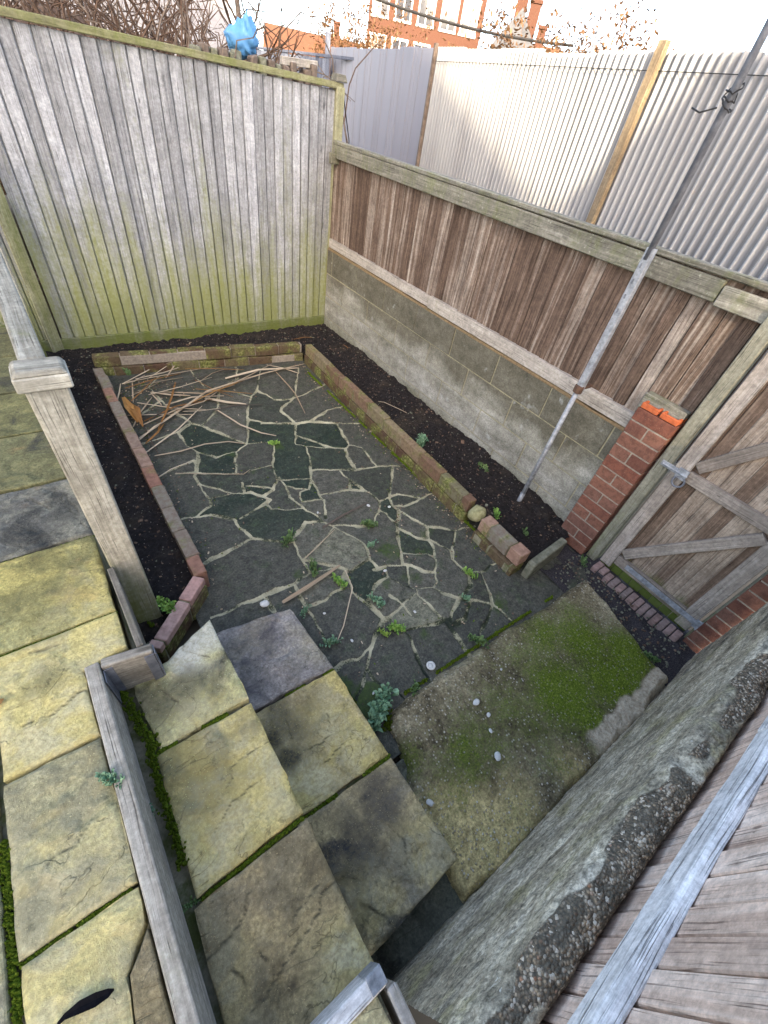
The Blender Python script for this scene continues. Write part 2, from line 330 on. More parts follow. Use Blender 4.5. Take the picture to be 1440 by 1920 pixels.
def retainmat():
    m = M('weathered_concrete_wall', 0.92, 0.15); p = m.pos(); ag = m.attr('agg')
    n1 = m.noise(m.scale(p, (3.5, 6, 7)), 1.0, 7, 0.66, 0.8); n2 = m.noise(p, 90, 5, 0.72); n3 = m.noise(m.scale(p, (8, 14, 22)), 1.0, 6, 0.65)
    n4 = m.noise(p, 7, 5, 0.65)
    c = m.ramp(m.math('ADD', m.math('MULTIPLY', n1, 0.65), m.math('MULTIPLY', n3, 0.35)), [(0.38, (0.17, 0.145, 0.105)), (0.5, (0.43, 0.38, 0.285)), (0.62, (0.66, 0.60, 0.48))])
    c = m.mix(m.rng(n4, 0.5, 0.68, 0.0, 0.65), c, (0.33, 0.30, 0.15))
    c = m.mix(m.rng(n2, 0.36, 0.52, 0.6, 0.0), c, (0.10, 0.09, 0.065))
    c = m.mix(m.rng(m.noise(m.scale(p, (1.6, 4, 5)), 2.0, 5, 0.7), 0.54, 0.66, 0.0, 0.75), c, (0.10, 0.095, 0.08))
    c = m.grain(c, p, 18, 0.5); c = m.grain(c, p, 85, 0.55, 5)
    fleck = m.rng(m.noise(m.scale(p, (22, 60, 60)), 1.0, 3, 0.6), 0.68, 0.73, 0.0, 0.8)
    c = m.mix(fleck, c, (0.66, 0.63, 0.55))
    vd = m.voro(p, 155); vr = m.sep(m.voro(p, 155, out='Color'))
    st = m.ramp(vr[0], [(0.0, (0.13, 0.11, 0.085)), (0.3, (0.22, 0.17, 0.12)), (0.55, (0.38, 0.28, 0.18)), (0.78, (0.52, 0.42, 0.30)), (0.96, (0.60, 0.52, 0.41)), (1.0, (0.36, 0.18, 0.10))])
    st = m.mix(m.rng(vd, 0.36, 0.7, 0.0, 0.85), st, (0.10, 0.085, 0.062))
    st = m.mix(m.rng(m.noise(p, 16, 4, 0.65), 0.44, 0.60, 0.0, 0.8), st, (0.12, 0.105, 0.08))
    st = m.mix(m.rng(vr[2], 0.93, 0.95, 0.0, 0.9), st, (0.62, 0.54, 0.43))
    am = m.rng(m.math('ADD', ag, m.math('MULTIPLY', m.math('SUBTRACT', n2, 0.5), 0.6)), 0.42, 0.6, 0.0, 1.0)
    c = m.mix(am, c, st)
    h = m.math('ADD', m.math('MULTIPLY', n2, 0.6), m.math('MULTIPLY', am, m.math('SUBTRACT', 1.0, vd)))
    h = m.math('ADD', h, m.math('MULTIPLY', n3, 0.8))
    return m.done(c, m.bump(h, 0.85, 0.010))
MAT['retain'] = retainmat()

def soilmat():
    m = M('dark_soil', 0.95, 0.2); p = m.pos()
    n = m.noise(p, 55, 6, 0.75); v = m.voro(p, 120); r = m.sep(m.voro(p, 120, out='Color'))
    c = m.ramp(n, [(0.3, (0.007, 0.006, 0.006)), (0.55, (0.022, 0.018, 0.018)), (0.8, (0.065, 0.055, 0.048))])
    c = m.mix(m.rng(m.noise(p, 5, 4, 0.6), .5, .7, 0, .6), c, m.mix(n, (0.02, 0.016, 0.012), (0.09, 0.07, 0.05)))
    s = m.math('MULTIPLY', m.rng(r[0], 0.93, 0.96, 0.0, 1.0), m.rng(v, 0.2, 0.45, 1.0, 0.0))
    c = m.mix(s, c, m.ramp(r[1], [(0.0, (0.12, 0.09, 0.06)), (1.0, (0.40, 0.36, 0.32))]))
    return m.done(c, m.bump(m.math('ADD', n, m.math('MULTIPLY', s, 0.4)), 1.0, 0.02))
MAT['soil'] = soilmat()
def plain(name, cols, sc=30, rough=0.85, bump=0.3, spec=0.2, metal=None, detail=5):
    m = M(name, rough, spec); p = m.pos(); n = m.noise(p, sc, detail, 0.65)
    k = len(cols); c = m.ramp(n, [(0.28 + 0.46 * i / max(1, k - 1), x) for i, x in enumerate(cols)])
    return m.done(c, m.bump(n, bump, 0.004) if bump else None, metal=metal)
MAT['ground'] = plain('bare_earth', [(0.05, 0.045, 0.035), (0.12, 0.10, 0.075)], 2)
MAT['gravel'] = plain('dark_grit', [(0.012, 0.011, 0.013), (0.04, 0.036, 0.04), (0.11, 0.095, 0.09)], 160, bump=1.0)
MAT['moss'] = plain('green_moss', [(0.02, 0.034, 0.004), (0.075, 0.115, 0.01), (0.18, 0.23, 0.03)], 140, 0.95, 1.0, 0.05)
MAT['galv'] = plain('galvanised_steel', [(0.12, 0.13, 0.145), (0.26, 0.275, 0.30), (0.42, 0.44, 0.47)], 34, 0.6, 0.25, 0.4, 0.3)
MAT['rust'] = plain('rusty_steel', [(0.06, 0.038, 0.028), (0.13, 0.075, 0.05)], 50, 0.8, 0.4)
MAT['blackmetal'] = plain('dark_blue_grey_steel', [(0.06, 0.065, 0.08), (0.19, 0.20, 0.23)], 22, 0.6, 0.2, 0.4)
MAT['black'] = plain('black_feather', [(0.003, 0.003, 0.004), (0.008, 0.008, 0.010)], 90, 0.9, 0.2, 0.05)
MAT['white'] = plain('white_chip', [(0.42, 0.42, 0.40), (0.62, 0.62, 0.60)], 60, 0.8, 0.3)
MAT['rock'] = plain('mossy_rock', [(0.10, 0.10, 0.05), (0.24, 0.23, 0.12), (0.36, 0.34, 0.22)], 22, 0.95, 0.8)
MAT['stone_edge'] = plain('grey_kerb_stone', [(0.07, 0.075, 0.055), (0.15, 0.15, 0.11), (0.25, 0.25, 0.2)], 26, 0.95, 0.7)
MAT['twig'] = plain('brown_twig', [(0.05, 0.032, 0.024), (0.13, 0.085, 0.06)], 40, 0.9, 0.3)
MAT['twig_orange'] = plain('russet_twig', [(0.09, 0.045, 0.02), (0.17, 0.085, 0.04)], 4, 0.9, 0.0)
MAT['bark'] = plain('grey_bark', [(0.07, 0.055, 0.045), (0.19, 0.15, 0.125)], 18, 0.95, 0.6)
MAT['litter'] = plain('brown_leaf_litter', [(0.035, 0.022, 0.016), (0.13, 0.085, 0.06), (0.26, 0.19, 0.14)], 26, 0.95, 1.0)
MAT['bluebag'] = plain('blue_plastic', [(0.05, 0.17, 0.36), (0.12, 0.29, 0.52)], 9, 0.4, 0.2, 0.4)
MAT['render'] = plain('pale_grey_render', [(0.20, 0.20, 0.22), (0.32, 0.32, 0.35)], 3, 0.9, 0.1)
MAT['roof'] = plain('orange_roof_tile', [(0.10, 0.045, 0.026), (0.14, 0.065, 0.036)], 3, 0.9, 0.0)
MAT['slate'] = plain('dark_slate', [(0.04, 0.045, 0.055), (0.09, 0.095, 0.11)], 4, 0.7, 0.0)
MAT['glass'] = plain('dark_window_glass', [(0.02, 0.025, 0.035), (0.05, 0.055, 0.07)], 2, 0.1, 0.0, 0.6)
MAT['whitepaint'] = plain('white_paint', [(0.40, 0.40, 0.41), (0.46, 0.46, 0.47)], 3, 0.6, 0.0)
MAT['cable'] = plain('black_cable', [(0.01, 0.01, 0.012), (0.03, 0.03, 0.03)], 5, 0.6, 0.0)
def leafmat(name, a, b):
    m = M(name, 0.6, 0.3); r = m.attr('rnd')
    return m.done(m.mix(r, a, b))
MAT['leaf'] = leafmat('bright_leaf', (0.08, 0.19, 0.03), (0.24, 0.38, 0.08))
MAT['leaf_blue'] = leafmat('blue_green_leaf', (0.06, 0.14, 0.075), (0.20, 0.32, 0.19))
MAT['leaf_dull'] = leafmat('dull_leaf', (0.04, 0.085, 0.024), (0.13, 0.20, 0.07))
MAT['leaf_lime'] = leafmat('lime_leaf', (0.14, 0.24, 0.03), (0.26, 0.36, 0.07))
MAT['leaf_russet'] = leafmat('russet_leaf', (0.06, 0.032, 0.016), (0.15, 0.085, 0.042))
def straw(name, a, b):
    m = M(name, 0.7, 0.25); r = m.attr('rnd'); uv = m.coord('UV')
    n = m.noise(m.scale(uv, (300, 12, 1)), 1.0, 4, 0.6)
    c = m.mix(r, a, b); c = m.mix(m.rng(n, 0.4, 0.65, 0.0, 0.5), c, tuple(x * 0.45 for x in a))
    return m.done(c)
MAT['straw'] = straw('dead_straw', (0.30, 0.22, 0.14), (0.56, 0.46, 0.33))
MAT['straw_red'] = straw('russet_dead_leaf', (0.22, 0.10, 0.03), (0.36, 0.19, 0.06))
MAT['straw_dark'] = straw('dark_dead_stem', (0.05, 0.04, 0.03), (0.12, 0.09, 0.07))
def sheetmat(name, base, grime):
    m = M(name, 0.5, 0.4); p = m.pos()
    n = m.noise(m.scale(p, (4, 4, 0.5)), 1.0, 5, 0.6); n2 = m.noise(p, 20, 4, 0.6)
    c = m.mix(m.rng(n, 0.42, 0.75, 0.0, 0.6), base, grime)
    c = m.mix(m.rng(n2, 0.62, 0.75, 0.0, 0.3), c, (0.30, 0.22, 0.16))
    c = m.mix(m.math('MULTIPLY', m.rng(m.math('ADD', m.attr('valley_shade'), m.math('MULTIPLY', m.math('SUBTRACT', n, .5), .5)), .55, .95), .55), c, (0.09, 0.08, 0.08))  # shade of the corrugation valleys painted into the colour, for stronger stripes
    return m.done(c, m.bump(n2, 0.1, 0.004))
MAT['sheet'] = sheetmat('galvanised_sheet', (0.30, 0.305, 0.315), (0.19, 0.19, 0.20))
MAT['flat_sheet'] = sheetmat('lavender_flat_sheet', (0.20, 0.20, 0.235), (0.155, 0.15, 0.175))

# ---------------------------------------------------------------- mesh builder
ORG = {}
class MB:
    def __init__(s):
        s.v = []; s.f = []; s.uv = []; s.mi = []; s.r = []
    def face(s, idx, uvs=None, mi=0, r=0.5):
        s.f.append(tuple(idx)); s.mi.append(mi); s.r.append(r)
        s.uv.extend(uvs if uvs is not None else [(0.0, 0.0)] * len(idx))
    def box(s, c, size, ax=None, grain=2, mi=0, r=None, taper=None):
        """size along axes ax; grain = index of the axis the wood grain follows"""
        r = random.random() if r is None else r
        ax = [np.array(a, float) for a in (ax if ax is not None else ((1, 0, 0), (0, 1, 0), (0, 0, 1)))]
        c = np.array(c, float); h = np.array(size, float) / 2; b = len(s.v); loc = []
        for k in range(8):
            sg = np.array([(k & 1) * 2 - 1, (k >> 1 & 1) * 2 - 1, (k >> 2 & 1) * 2 - 1], float)
            l = sg * h
            if taper is not None and sg[2] > 0: l[:2] *= taper
            loc.append(l); s.v.append(tuple(c + ax[0] * l[0] + ax[1] * l[1] + ax[2] * l[2]))
        for q, n in (((0, 4, 6, 2), 0), ((1, 3, 7, 5), 0), ((0, 1, 5, 4), 1), ((2, 6, 7, 3), 1), ((0, 2, 3, 1), 2), ((4, 5, 7, 6), 2)):
            o = [k for k in range(3) if k != n]
            if grain == n: ua, va = o
            else: va = grain; ua = [k for k in o if k != grain][0]
            s.face([b + k for k in q], [(loc[k][ua] + n * 0.31, loc[k][va]) for k in q], mi, r)
    def beam(s, p0, p1, w, t, up=(0, 0, 1), mi=0, r=None):
        """bar from p0 to p1; w across (side), t along up"""
        p0 = np.array(p0, float); p1 = np.array(p1, float); d = p1 - p0; L = np.linalg.norm(d); d /= L
        up = np.array(up, float); up = up - d * (up @ d); up /= np.linalg.norm(up); sd = np.cross(up, d)
        s.box((p0 + p1) / 2, (w, t, L), (sd, up, d), 2, mi, r)
    def tube(s, pts, rad_, n=8, mi=0, r=None, cap=True, flat=1.0):
        r = random.random() if r is None else r
        pts = [np.array(p, float) for p in pts]; L = 0; rings = []
        rads = rad_ if hasattr(rad_, '__len__') else [rad_] * len(pts)
        prev = None
        for i, p in enumerate(pts):
            d = pts[min(i + 1, len(pts) - 1)] - pts[max(i - 1, 0)]; d = d / (np.linalg.norm(d) + 1e-9)
            if prev is None:
                a = np.cross(d, (0, 0, 1)); 
                if np.linalg.norm(a) < 0.2: a = np.cross(d, (1, 0, 0))
            else: a = prev - d * (prev @ d)
            a = a / (np.linalg.norm(a) + 1e-9); prev = a; bb = np.cross(a, d)
            if i: L += np.linalg.norm(p - pts[i - 1])
            b = len(s.v)
            for k in range(n):
                t = 2 * math.pi * k / n
                s.v.append(tuple(p + (a * math.cos(t) + bb * math.sin(t) * flat) * rads[i]))
            rings.append((b, L))
        for (b0, l0), (b1, l1) in zip(rings, rings[1:]):
            for k in range(n):
                k2 = (k + 1) % n
                s.face((b0 + k, b0 + k2, b1 + k2, b1 + k), [(k / n * .1, l0), ((k + 1) / n * .1, l0), ((k + 1) / n * .1, l1), (k / n * .1, l1)], mi, r)
        if cap:
            s.face([rings[0][0] + k for k in range(n)][::-1], None, mi, r); s.face([rings[-1][0] + k for k in range(n)], None, mi, r)
    def prism(s, poly, z0, z1, jit=0.0, step=0.035, mi=0, r=None):
        r = random.random() if r is None else r; P = []
        n = len(poly)
        for i in range(n):
            a = np.array(poly[i], float); c = np.array(poly[(i + 1) % n], float); L = np.linalg.norm(c - a)
            k = max(1, int(L / step)) if jit else 1
            nm = np.array([(c - a)[1], -(c - a)[0]]) / (L + 1e-9)
            w_ = 0.0
            for q in range(k):
                w_ = 0.6 * w_ + random.gauss(0, jit)
                P.append(a + (c - a) * q / k + (nm * w_ if q else (0, 0)))
        area = sum(P[i][0] * P[(i + 1) % len(P)][1] - P[(i + 1) % len(P)][0] * P[i][1] for i in range(len(P)))
        if area < 0: P.reverse()
        b = len(s.v); m = len(P)
        for p in P: s.v.append((p[0], p[1], z0))
        for p in P: s.v.append((p[0], p[1], z1))
        s.face([b + m + i for i in range(m)], [tuple(p) for p in P], mi, r)
        s.face([b + i for i in range(m)][::-1], None, mi, r)
        for i in range(m):
            k = (i + 1) % m; s.face((b + i, b + k, b + m + k, b + m + i), None, mi, r)
    def strip(s, pts, wid, up=None, mi=0, r=None, curl=0.0):
        """thin leaf / blade: a folded strip along pts"""
        r = random.random() if r is None else r; pts = [np.array(p, float) for p in pts]; prev = None; L = 0
        for i, p in enumerate(pts):
            d = pts[min(i + 1, len(pts) - 1)] - pts[max(i - 1, 0)]; d /= np.linalg.norm(d) + 1e-9
            u = np.array(up if up is not None else (0, 0, 1), float); sd = np.cross(d, u); sd /= np.linalg.norm(sd) + 1e-9
            nn = np.cross(sd, d); wv = wid[i] / 2; b = len(s.v)
            if i: L += np.linalg.norm(p - pts[i - 1])
            s.v += [tuple(p - sd * wv + nn * wv * curl), tuple(p), tuple(p + sd * wv + nn * wv * curl), tuple(p - nn * 0.002 - nn * wv * 0.25)]
            if prev is not None:
                a, la = prev
                for q in ((0, 1), (1, 2), (2, 3), (3, 0)):
                    s.face((a + q[0], a + q[1], b + q[1], b + q[0]), [(q[0] * wv, la), (q[1] * wv, la), (q[1] * wv, L), (q[0] * wv, L)], mi, r)
            prev = (b, L)
    def build(s, name, mats, parent=None, bevel=0.0, smooth=False, origin=None, seg=1):
        me = bpy.data.meshes.new(name); V = np.array(s.v, float)
        if parent is not None: o0 = np.array(ORG.get(parent.name, tuple(parent.location)), float)
        elif origin is not None: o0 = np.array(origin, float)
        else: o0 = np.array([(V[:, 0].min() + V[:, 0].max()) / 2, (V[:, 1].min() + V[:, 1].max()) / 2, V[:, 2].min()])
        me.from_pydata((V - o0).tolist(), [], s.f)
        if not isinstance(mats, (list, tuple)): mats = [mats]
        for m in mats: me.materials.append(MAT[m] if isinstance(m, str) else m)
        me.polygons.foreach_set('material_index', s.mi)
        if smooth: me.polygons.foreach_set('use_smooth', [True] * len(s.f))
        ul = me.uv_layers.new(name='UVMap'); ul.data.foreach_set('uv', np.array(s.uv, float).ravel())
        at = me.attributes.new('rnd', 'FLOAT', 'FACE'); at.data.foreach_set('value', s.r)
        me.update()
        ob = bpy.data.objects.new(name, me); COL.objects.link(ob)
        if parent is not None: ob.parent = parent
        else: ob.location = o0
        ORG[ob.name] = tuple(o0)
        if bevel:
            bm_ = ob.modifiers.new('bevel', 'BEVEL'); bm_.width = bevel; bm_.segments = seg; bm_.limit_method = 'ANGLE'; bm_.angle_limit = rad(40)
            bm_.use_clamp_overlap = True
        return ob

def thing(name, label, cat, loc=(0, 0, 0), group=None):
    o = bpy.data.objects.new(name, None); COL.objects.link(o); o.location = loc; o.empty_display_size = 0.1
    o['label'] = label; o['category'] = cat
    if group: o['group'] = group
    return o
def tag(o, label=None, cat=None, group=None, kind=None):
    for k, v in (('label', label), ('category', cat), ('group', group), ('kind', kind)):
        if v: o[k] = v
    return o

def gridmesh(name, xs, ys, Z, mat, attrs, kind=None, mask=None, smooth=True, label=None, X=None, Y=None, parent=None):
    """height field (or any ny x nx patch if X, Y given) with float point attributes"""
    ny, nx = Z.shape
    if X is None: X, Y = np.meshgrid(xs, ys)
    V = np.stack([X, Y, Z], -1).reshape(-1, 3)
    i = np.arange(ny * nx).reshape(ny, nx)
    F = np.stack([i[:-1, :-1], i[:-1, 1:], i[1:, 1:], i[1:, :-1]], -1).reshape(-1, 4)
    if mask is not None:
        mk = (mask[:-1, :-1] & mask[:-1, 1:] & mask[1:, 1:] & mask[1:, :-1]).reshape(-1); F = F[mk]
        used = np.zeros(len(V), bool); used[F.ravel()] = True; remap = np.cumsum(used) - 1
        V = V[used]; F = remap[F]
        attrs = {k: a.reshape(-1)[used] for k, a in attrs.items()}
    o0 = np.array([V[:, 0].mean(), V[:, 1].mean(), V[:, 2].min()])
    me = bpy.data.meshes.new(name); me.vertices.add(len(V)); me.vertices.foreach_set('co', (V - o0).ravel())
    me.loops.add(F.size); me.loops.foreach_set('vertex_index', F.ravel().astype(np.int32))
    me.polygons.add(len(F)); me.polygons.foreach_set('loop_start', np.arange(0, F.size, 4, dtype=np.int32))
    if smooth: me.polygons.foreach_set('use_smooth', np.ones(len(F), bool))
    me.update(calc_edges=True); me.validate()
    for k, a in attrs.items():
        at = me.attributes.new(k, 'FLOAT', 'POINT'); at.data.foreach_set('value', np.ascontiguousarray(a.reshape(-1), dtype=np.float32))
    me.materials.append(MAT[mat] if isinstance(mat, str) else mat)
    ob = bpy.data.objects.new(name, me); COL.objects.link(ob); ob.location = o0
    if kind: ob['kind'] = kind
    return ob

def inpoly(X, Y, poly):
    ins = np.zeros(X.shape, bool); n = len(poly)
    for i in range(n):
        x0, y0 = poly[i][:2]; x1, y1 = poly[(i + 1) % n][:2]
        c = ((y0 > Y) != (y1 > Y)) & (X < (x1 - x0) * (Y - y0) / (y1 - y0 + 1e-12) + x0)
        ins ^= c
    return ins
def segdist(X, Y, a, b):
    d = np.array(b) - np.array(a); L2 = d @ d + 1e-12
    t = np.clip(((X - a[0]) * d[0] + (Y - a[1]) * d[1]) / L2, 0, 1)
    return np.hypot(X - a[0] - t * d[0], Y - a[1] - t * d[1])
# ================================================================= SETTING
# ---- ground to the horizon
g = MB(); n = 24
for i in range(n):
    a0 = 2 * math.pi * i / n; a1 = 2 * math.pi * (i + 1) / n
    for r0, r1 in ((0, 12), (12, 60), (60, 900)):
        b = len(g.v); g.v += [(r0 * math.cos(a0), r0 * math.sin(a0), -0.09), (r1 * math.cos(a0), r1 * math.sin(a0), -0.09), (r1 * math.cos(a1), r1 * math.sin(a1), -0.09), (r0 * math.cos(a1), r0 * math.sin(a1), -0.09)]
        g.face((b, b + 1, b + 2, b + 3) if r0 else (b, b + 1, b + 2))
        if not r0: g.uv = g.uv[:]
tag(g.build('ground', 'ground'), kind='structure')

# ---- crazy paving: joints traced on the ground, stones filled between them
JOINTS = [
 [(362,700),(384,728)], [(443,692),(446,710)], [(279,728),(301,750),(332,775),(357,794),(379,797),(429,819),(464,831)],
 [(379,797),(401,775),(407,761),(412,728),(384,728)], [(357,794),(334,810),(350,835),(371,847),(371,872),(365,894)],
 [(464,831),(464,806),(464,769),(471,744),(482,731),(484,711),(490,690)], [(464,786),(498,792),(559,794)],
 [(280,903),(315,883),(362,864),(371,872)], [(329,887),(410,889),(457,889),(468,881),(512,872)],
 [(371,847),(405,858),(441,845),(464,831)], [(441,845),(443,892)], [(464,831),(514,828),(512,872),(518,900),(522,894)],
 [(554,814),(582,825),(626,839),(646,840),(654,833),(679,839),(705,874)], [(654,833),(632,794)],
 [(490,793),(554,794),(582,789),(632,793),(690,794)], [(582,789),(615,769),(655,758)], [(554,794),(554,832),(573,836),(626,839)],
 [(573,836),(582,869),(584,897),(596,925),(607,939)], [(582,881),(665,881),(705,874),(756,873)], [(646,840),(665,881)],
 [(637,884),(684,919),(712,939)], [(657,900),(657,919)], [(598,928),(657,919),(684,919)], [(737,876),(729,931)],
 [(518,898),(584,897)], [(482,731),(515,750),(551,747),(601,725),(640,705)], [(551,747),(530,764),(526,770),(554,794)], [(412,728),(471,744)],
 [(372,905),(416,919),(438,926),(397,933),(391,938)], [(374,905),(391,936)], [(365,894),(372,905)],
 [(391,938),(394,948),(366,969),(325,976)], [(366,969),(402,967),(438,973),(449,988),(472,1008),(497,1013),(552,1016)],
 [(472,1010),(427,1033),(375,1057)], [(438,926),(469,924),(491,931),(513,916),(522,894)], [(456,905),(458,924)], [(463,911),(511,916)],
 [(449,972),(497,944),(505,936),(491,931)], [(522,894),(536,911),(541,930),(569,952),(608,980),(622,986),(647,984),(672,987),(690,985)],
 [(536,911),(580,919)], [(584,897),(580,919),(563,922),(566,941),(608,936),(611,972)], [(627,991),(572,1047)],
 [(622,986),(630,990),(658,1005),(683,1019),(694,1047)], [(508,955),(569,953)], [(508,955),(497,944)], [(574,977),(549,1010),(561,1041),(574,1058),(580,1075)], [(608,980),(574,977)],
 [(410,1152),(497,1116),(552,1094),(580,1075)], [(694,1047),(658,1072),(636,1063),(574,1050)], [(572,1138),(608,1127),(638,1105),(647,1074)],
 [(647,1074),(661,1111),(688,1130),(719,1160)], [(712,939),(713,947),(705,974),(690,985)], [(712,939),(729,931)],
 [(729,933),(737,947),(748,955),(773,972),(801,986),(837,991),(854,994)], [(713,955),(746,983),(746,1005),(751,1036),(754,1058)],
 [(748,972),(746,983)], [(748,955),(748,972)], [(748,990),(784,1009),(804,1011)], [(801,986),(804,1011),(846,1030),(848,1044)],
 [(804,1011),(812,1027),(815,1047),(818,1052)], [(815,1047),(801,1038),(765,1038),(751,1036)], [(854,994),(850,1030),(848,1044)],
 [(700,1068),(729,1061),(754,1058),(773,1061),(798,1072),(815,1072),(818,1052)], [(729,1080),(759,1098),(779,1102),(782,1113)], [(720,1066),(729,1080)],
 [(765,1061),(766,1097)], [(779,1113),(732,1158)], [(782,1113),(807,1138),(843,1174)], [(782,1100),(812,1102),(834,1113),(862,1122),(882,1099),(876,1074),(868,1066),(848,1047)],
 [(882,1074),(901,1072),(932,1055),(960,1040)], [(818,1072),(818,1090),(812,1102)], [(901,1072),(915,1102),(926,1132),(945,1150)], [(862,1122),(882,1126),(926,1132)],
 [(732,1116),(759,1138),(773,1155)], [(688,1130),(700,1100),(720,1085),(729,1080)], [(693,1047),(707,1066)], [(719,1160),(732,1160),(718,1163)],
 [(718,1163),(701,1205),(687,1252),(676,1290)], [(732,1169),(759,1183),(768,1191),(784,1235),(796,1263),(812,1290)], [(759,1180),(798,1172),(840,1160),(843,1174),(873,1219),(890,1240)],
 [(843,1163),(862,1122)], [(690,1256),(718,1291),(748,1299),(770,1320)], [(552,1094),(575,1140),(600,1180)], [(701,1205),(670,1235),(640,1245)],
 [(759,949),(790,933),(810,925)], [(737,947),(759,949)], [(700,985),(713,955)],
 [(756,873),(800,905)], [(729,931),(745,925),(790,933)], [(854,994),(890,985)], [(932,1055),(960,1040),(985,1035)], [(286,900),(268,908)], [(325,976),(300,985)], [(365,1057),(340,1068)],
 [(443,692),(440,670)], [(362,700),(350,680)], [(655,758),(680,748)], [(690,794),(720,785)], [(640,705),(665,690)], [(410,1152),(395,1158)], [(600,1180),(612,1200)], [(676,1290),(668,1310)], [(770,1320),(780,1335)],
 [(945,1150),(962,1168)], [(890,1240),(905,1225)], [(812,1290),(830,1290)], [(580,1075),(636,1063)], [(300,705),(279,728)], [(279,728),(255,735)], [(301,750),(270,775)], [(334,810),(262,835)], [(560,690),(551,747)], [(412,728),(446,710)], [(497,1116),(515,1145)], [(552,1094),(572,1138)],
 [(600,1020),(572,1047)], [(640,1245),(620,1262)], [(882,1126),(870,1160),(843,1174)], [(926,1132),(900,1190),(890,1240)],
]
xs = np.arange(0.10, 2.30, 0.0065); ys = np.arange(0.24, 3.86, 0.0065)
X, Y = np.meshgrid(xs, ys); D = np.full(X.shape, 9.0)
WX = X + (fbm(X * 16, Y * 16, 3, 5) - 0.5) * 0.026; WY = Y + (fbm(X * 16, Y * 16, 3, 9) - 0.5) * 0.026
for pl in JOINTS:
    q = [atz(a, b, 0.0)[:2] for a, b in pl]
    for a, b in zip(q, q[1:]):
        i0 = max(0, int((min(a[0], b[0]) - 0.12 - xs[0]) / 0.0065)); i1 = int((max(a[0], b[0]) + 0.12 - xs[0]) / 0.0065) + 1
        j0 = max(0, int((min(a[1], b[1]) - 0.12 - ys[0]) / 0.0065)); j1 = int((max(a[1], b[1]) + 0.12 - ys[0]) / 0.0065) + 1
        if i1 <= i0 or j1 <= j0 or i0 >= len(xs) or j0 >= len(ys): continue
        sl_ = np.s_[j0:j1, i0:i1]
        D[sl_] = np.minimum(D[sl_], segdist(WX[sl_], WY[sl_], a, b))
hw = 0.0022 + 0.0135 * fbm(X * 7, Y * 7, 2, 31) ** 2 * 1.5
joint = np.clip(1 - (D - hw * .74) / 0.005, 0, 1)
free = D > 0.013
lab = np.zeros(X.shape, np.int32); cur = 0; ny, nx = X.shape
for j in range(0, ny, 4):
    for i in range(0, nx, 4):
        if free[j, i] and lab[j, i] == 0:
            cur += 1; st = [(j, i)]; lab[j, i] = cur
            while st:
                y0, x0 = st.pop()
                for y1, x1 in ((y0 + 1, x0), (y0 - 1, x0), (y0, x0 + 1), (y0, x0 - 1)):
                    if 0 <= y1 < ny and 0 <= x1 < nx and free[y1, x1] and lab[y1, x1] == 0:
                        lab[y1, x1] = cur; st.append((y1, x1))
for _ in range(7):
    for ax_, sh in ((0, 1), (0, -1), (1, 1), (1, -1)):
        n_ = np.roll(lab, sh, ax_); lab = np.where((lab == 0) & (n_ > 0), n_, lab)
print('STONES', cur)
r1 = rng.random(cur + 1); r2 = rng.random(cur + 1); tx = rng.normal(0, 0.006, cur + 1); ty = rng.normal(0, 0.006, cur + 1)
cy = np.bincount(lab.ravel(), Y.ravel(), minlength=cur + 1) / np.maximum(1, np.bincount(lab.ravel(), minlength=cur + 1))
r1 = np.clip(r1 * 0.70 + 0.40 * np.clip((1.9 - cy) / 1.2, -0.2, 1), 0, 1); r1[0] = 0.4
def setstone(px, py, v):
    p = atz(px, py, 0)[:2]; i = int((p[0] - xs[0]) / 0.0065); j = int((p[1] - ys[0]) / 0.0065)
    if 0 <= i < nx and 0 <= j < ny: r1[lab[j, i]] = v; r2[lab[j, i]] = v
for q in ((635,1030,.95),(595,1020,.80),(430,1090,.42),(500,1060,.4),(440,1000,.05),(330,850,.2),(400,815,.15),(420,790,.75),(570,860,.3),(620,860,.35),(520,860,.2),(690,900,.45),(650,950,.75),(660,1160,.58),(740,1230,.62),(815,1215,.78),(890,1170,.5),(840,1080,.72),(700,1090,.25),(600,760,.1),(520,730,.12),(640,740,.15),(690,810,.7),(780,920,.72),(350,930,.4),(320,920,.45),(830,1130,.8),(900,1040,.7),(750,1110,.8),(800,960,.6),(480,860,.55),(640,905,.7)):
    setstone(*q)
moss = np.zeros(X.shape)
for px, py, rr, am in ((800,1000,.10,.5),(730,1030,.16,.55),(790,1030,.12,.5),(770,1080,.12,.5),(720,1090,.12,.45),(930,1130,.16,.5),(430,850,.14,.45),(480,880,.14,.4),(520,835,.08,.6),(400,920,.12,.3),(790,890,.08,.35),(700,890,.1,.2),(640,1290,.08,.8),(690,1310,.10,.9),(560,980,.12,.25),(800,1190,.07,.5),(840,1160,.1,.35),(610,1090,.12,.35),(560,1075,.08,.5),(690,1180,.08,.3),(450,760,.2,.2),(570,770,.2,.15),(330,930,.15,.3)):
    p = atz(px, py, 0); moss = np.maximum(moss, 1.2 * am * np.exp(-((X - p[0]) ** 2 + (Y - p[1]) ** 2) / rr ** 2))
moss = np.maximum(moss, 0.30 * np.clip(1 - D / 0.03, 0, 1))
Z = (fbm(X * 4, Y * 4, 3, 3) - 0.5) * 0.010 + (fbm(X * 26, Y * 26, 3, 4) - 0.5) * 0.0045
Z += (tx[lab] * (X - 1.0) + ty[lab] * (Y - 1.9)) * 0.35 * (lab > 0) + (r2[lab] - 0.5) * 0.007
Z -= 0.009 * joint; Z += 0.006 * joint * fbm(X * 40, Y * 40, 3, 77)
gridmesh('patio', xs, ys, Z, 'patio', dict(joint=joint, rnda=r1[lab], rndb=r2[lab], moss=moss), kind='structure')

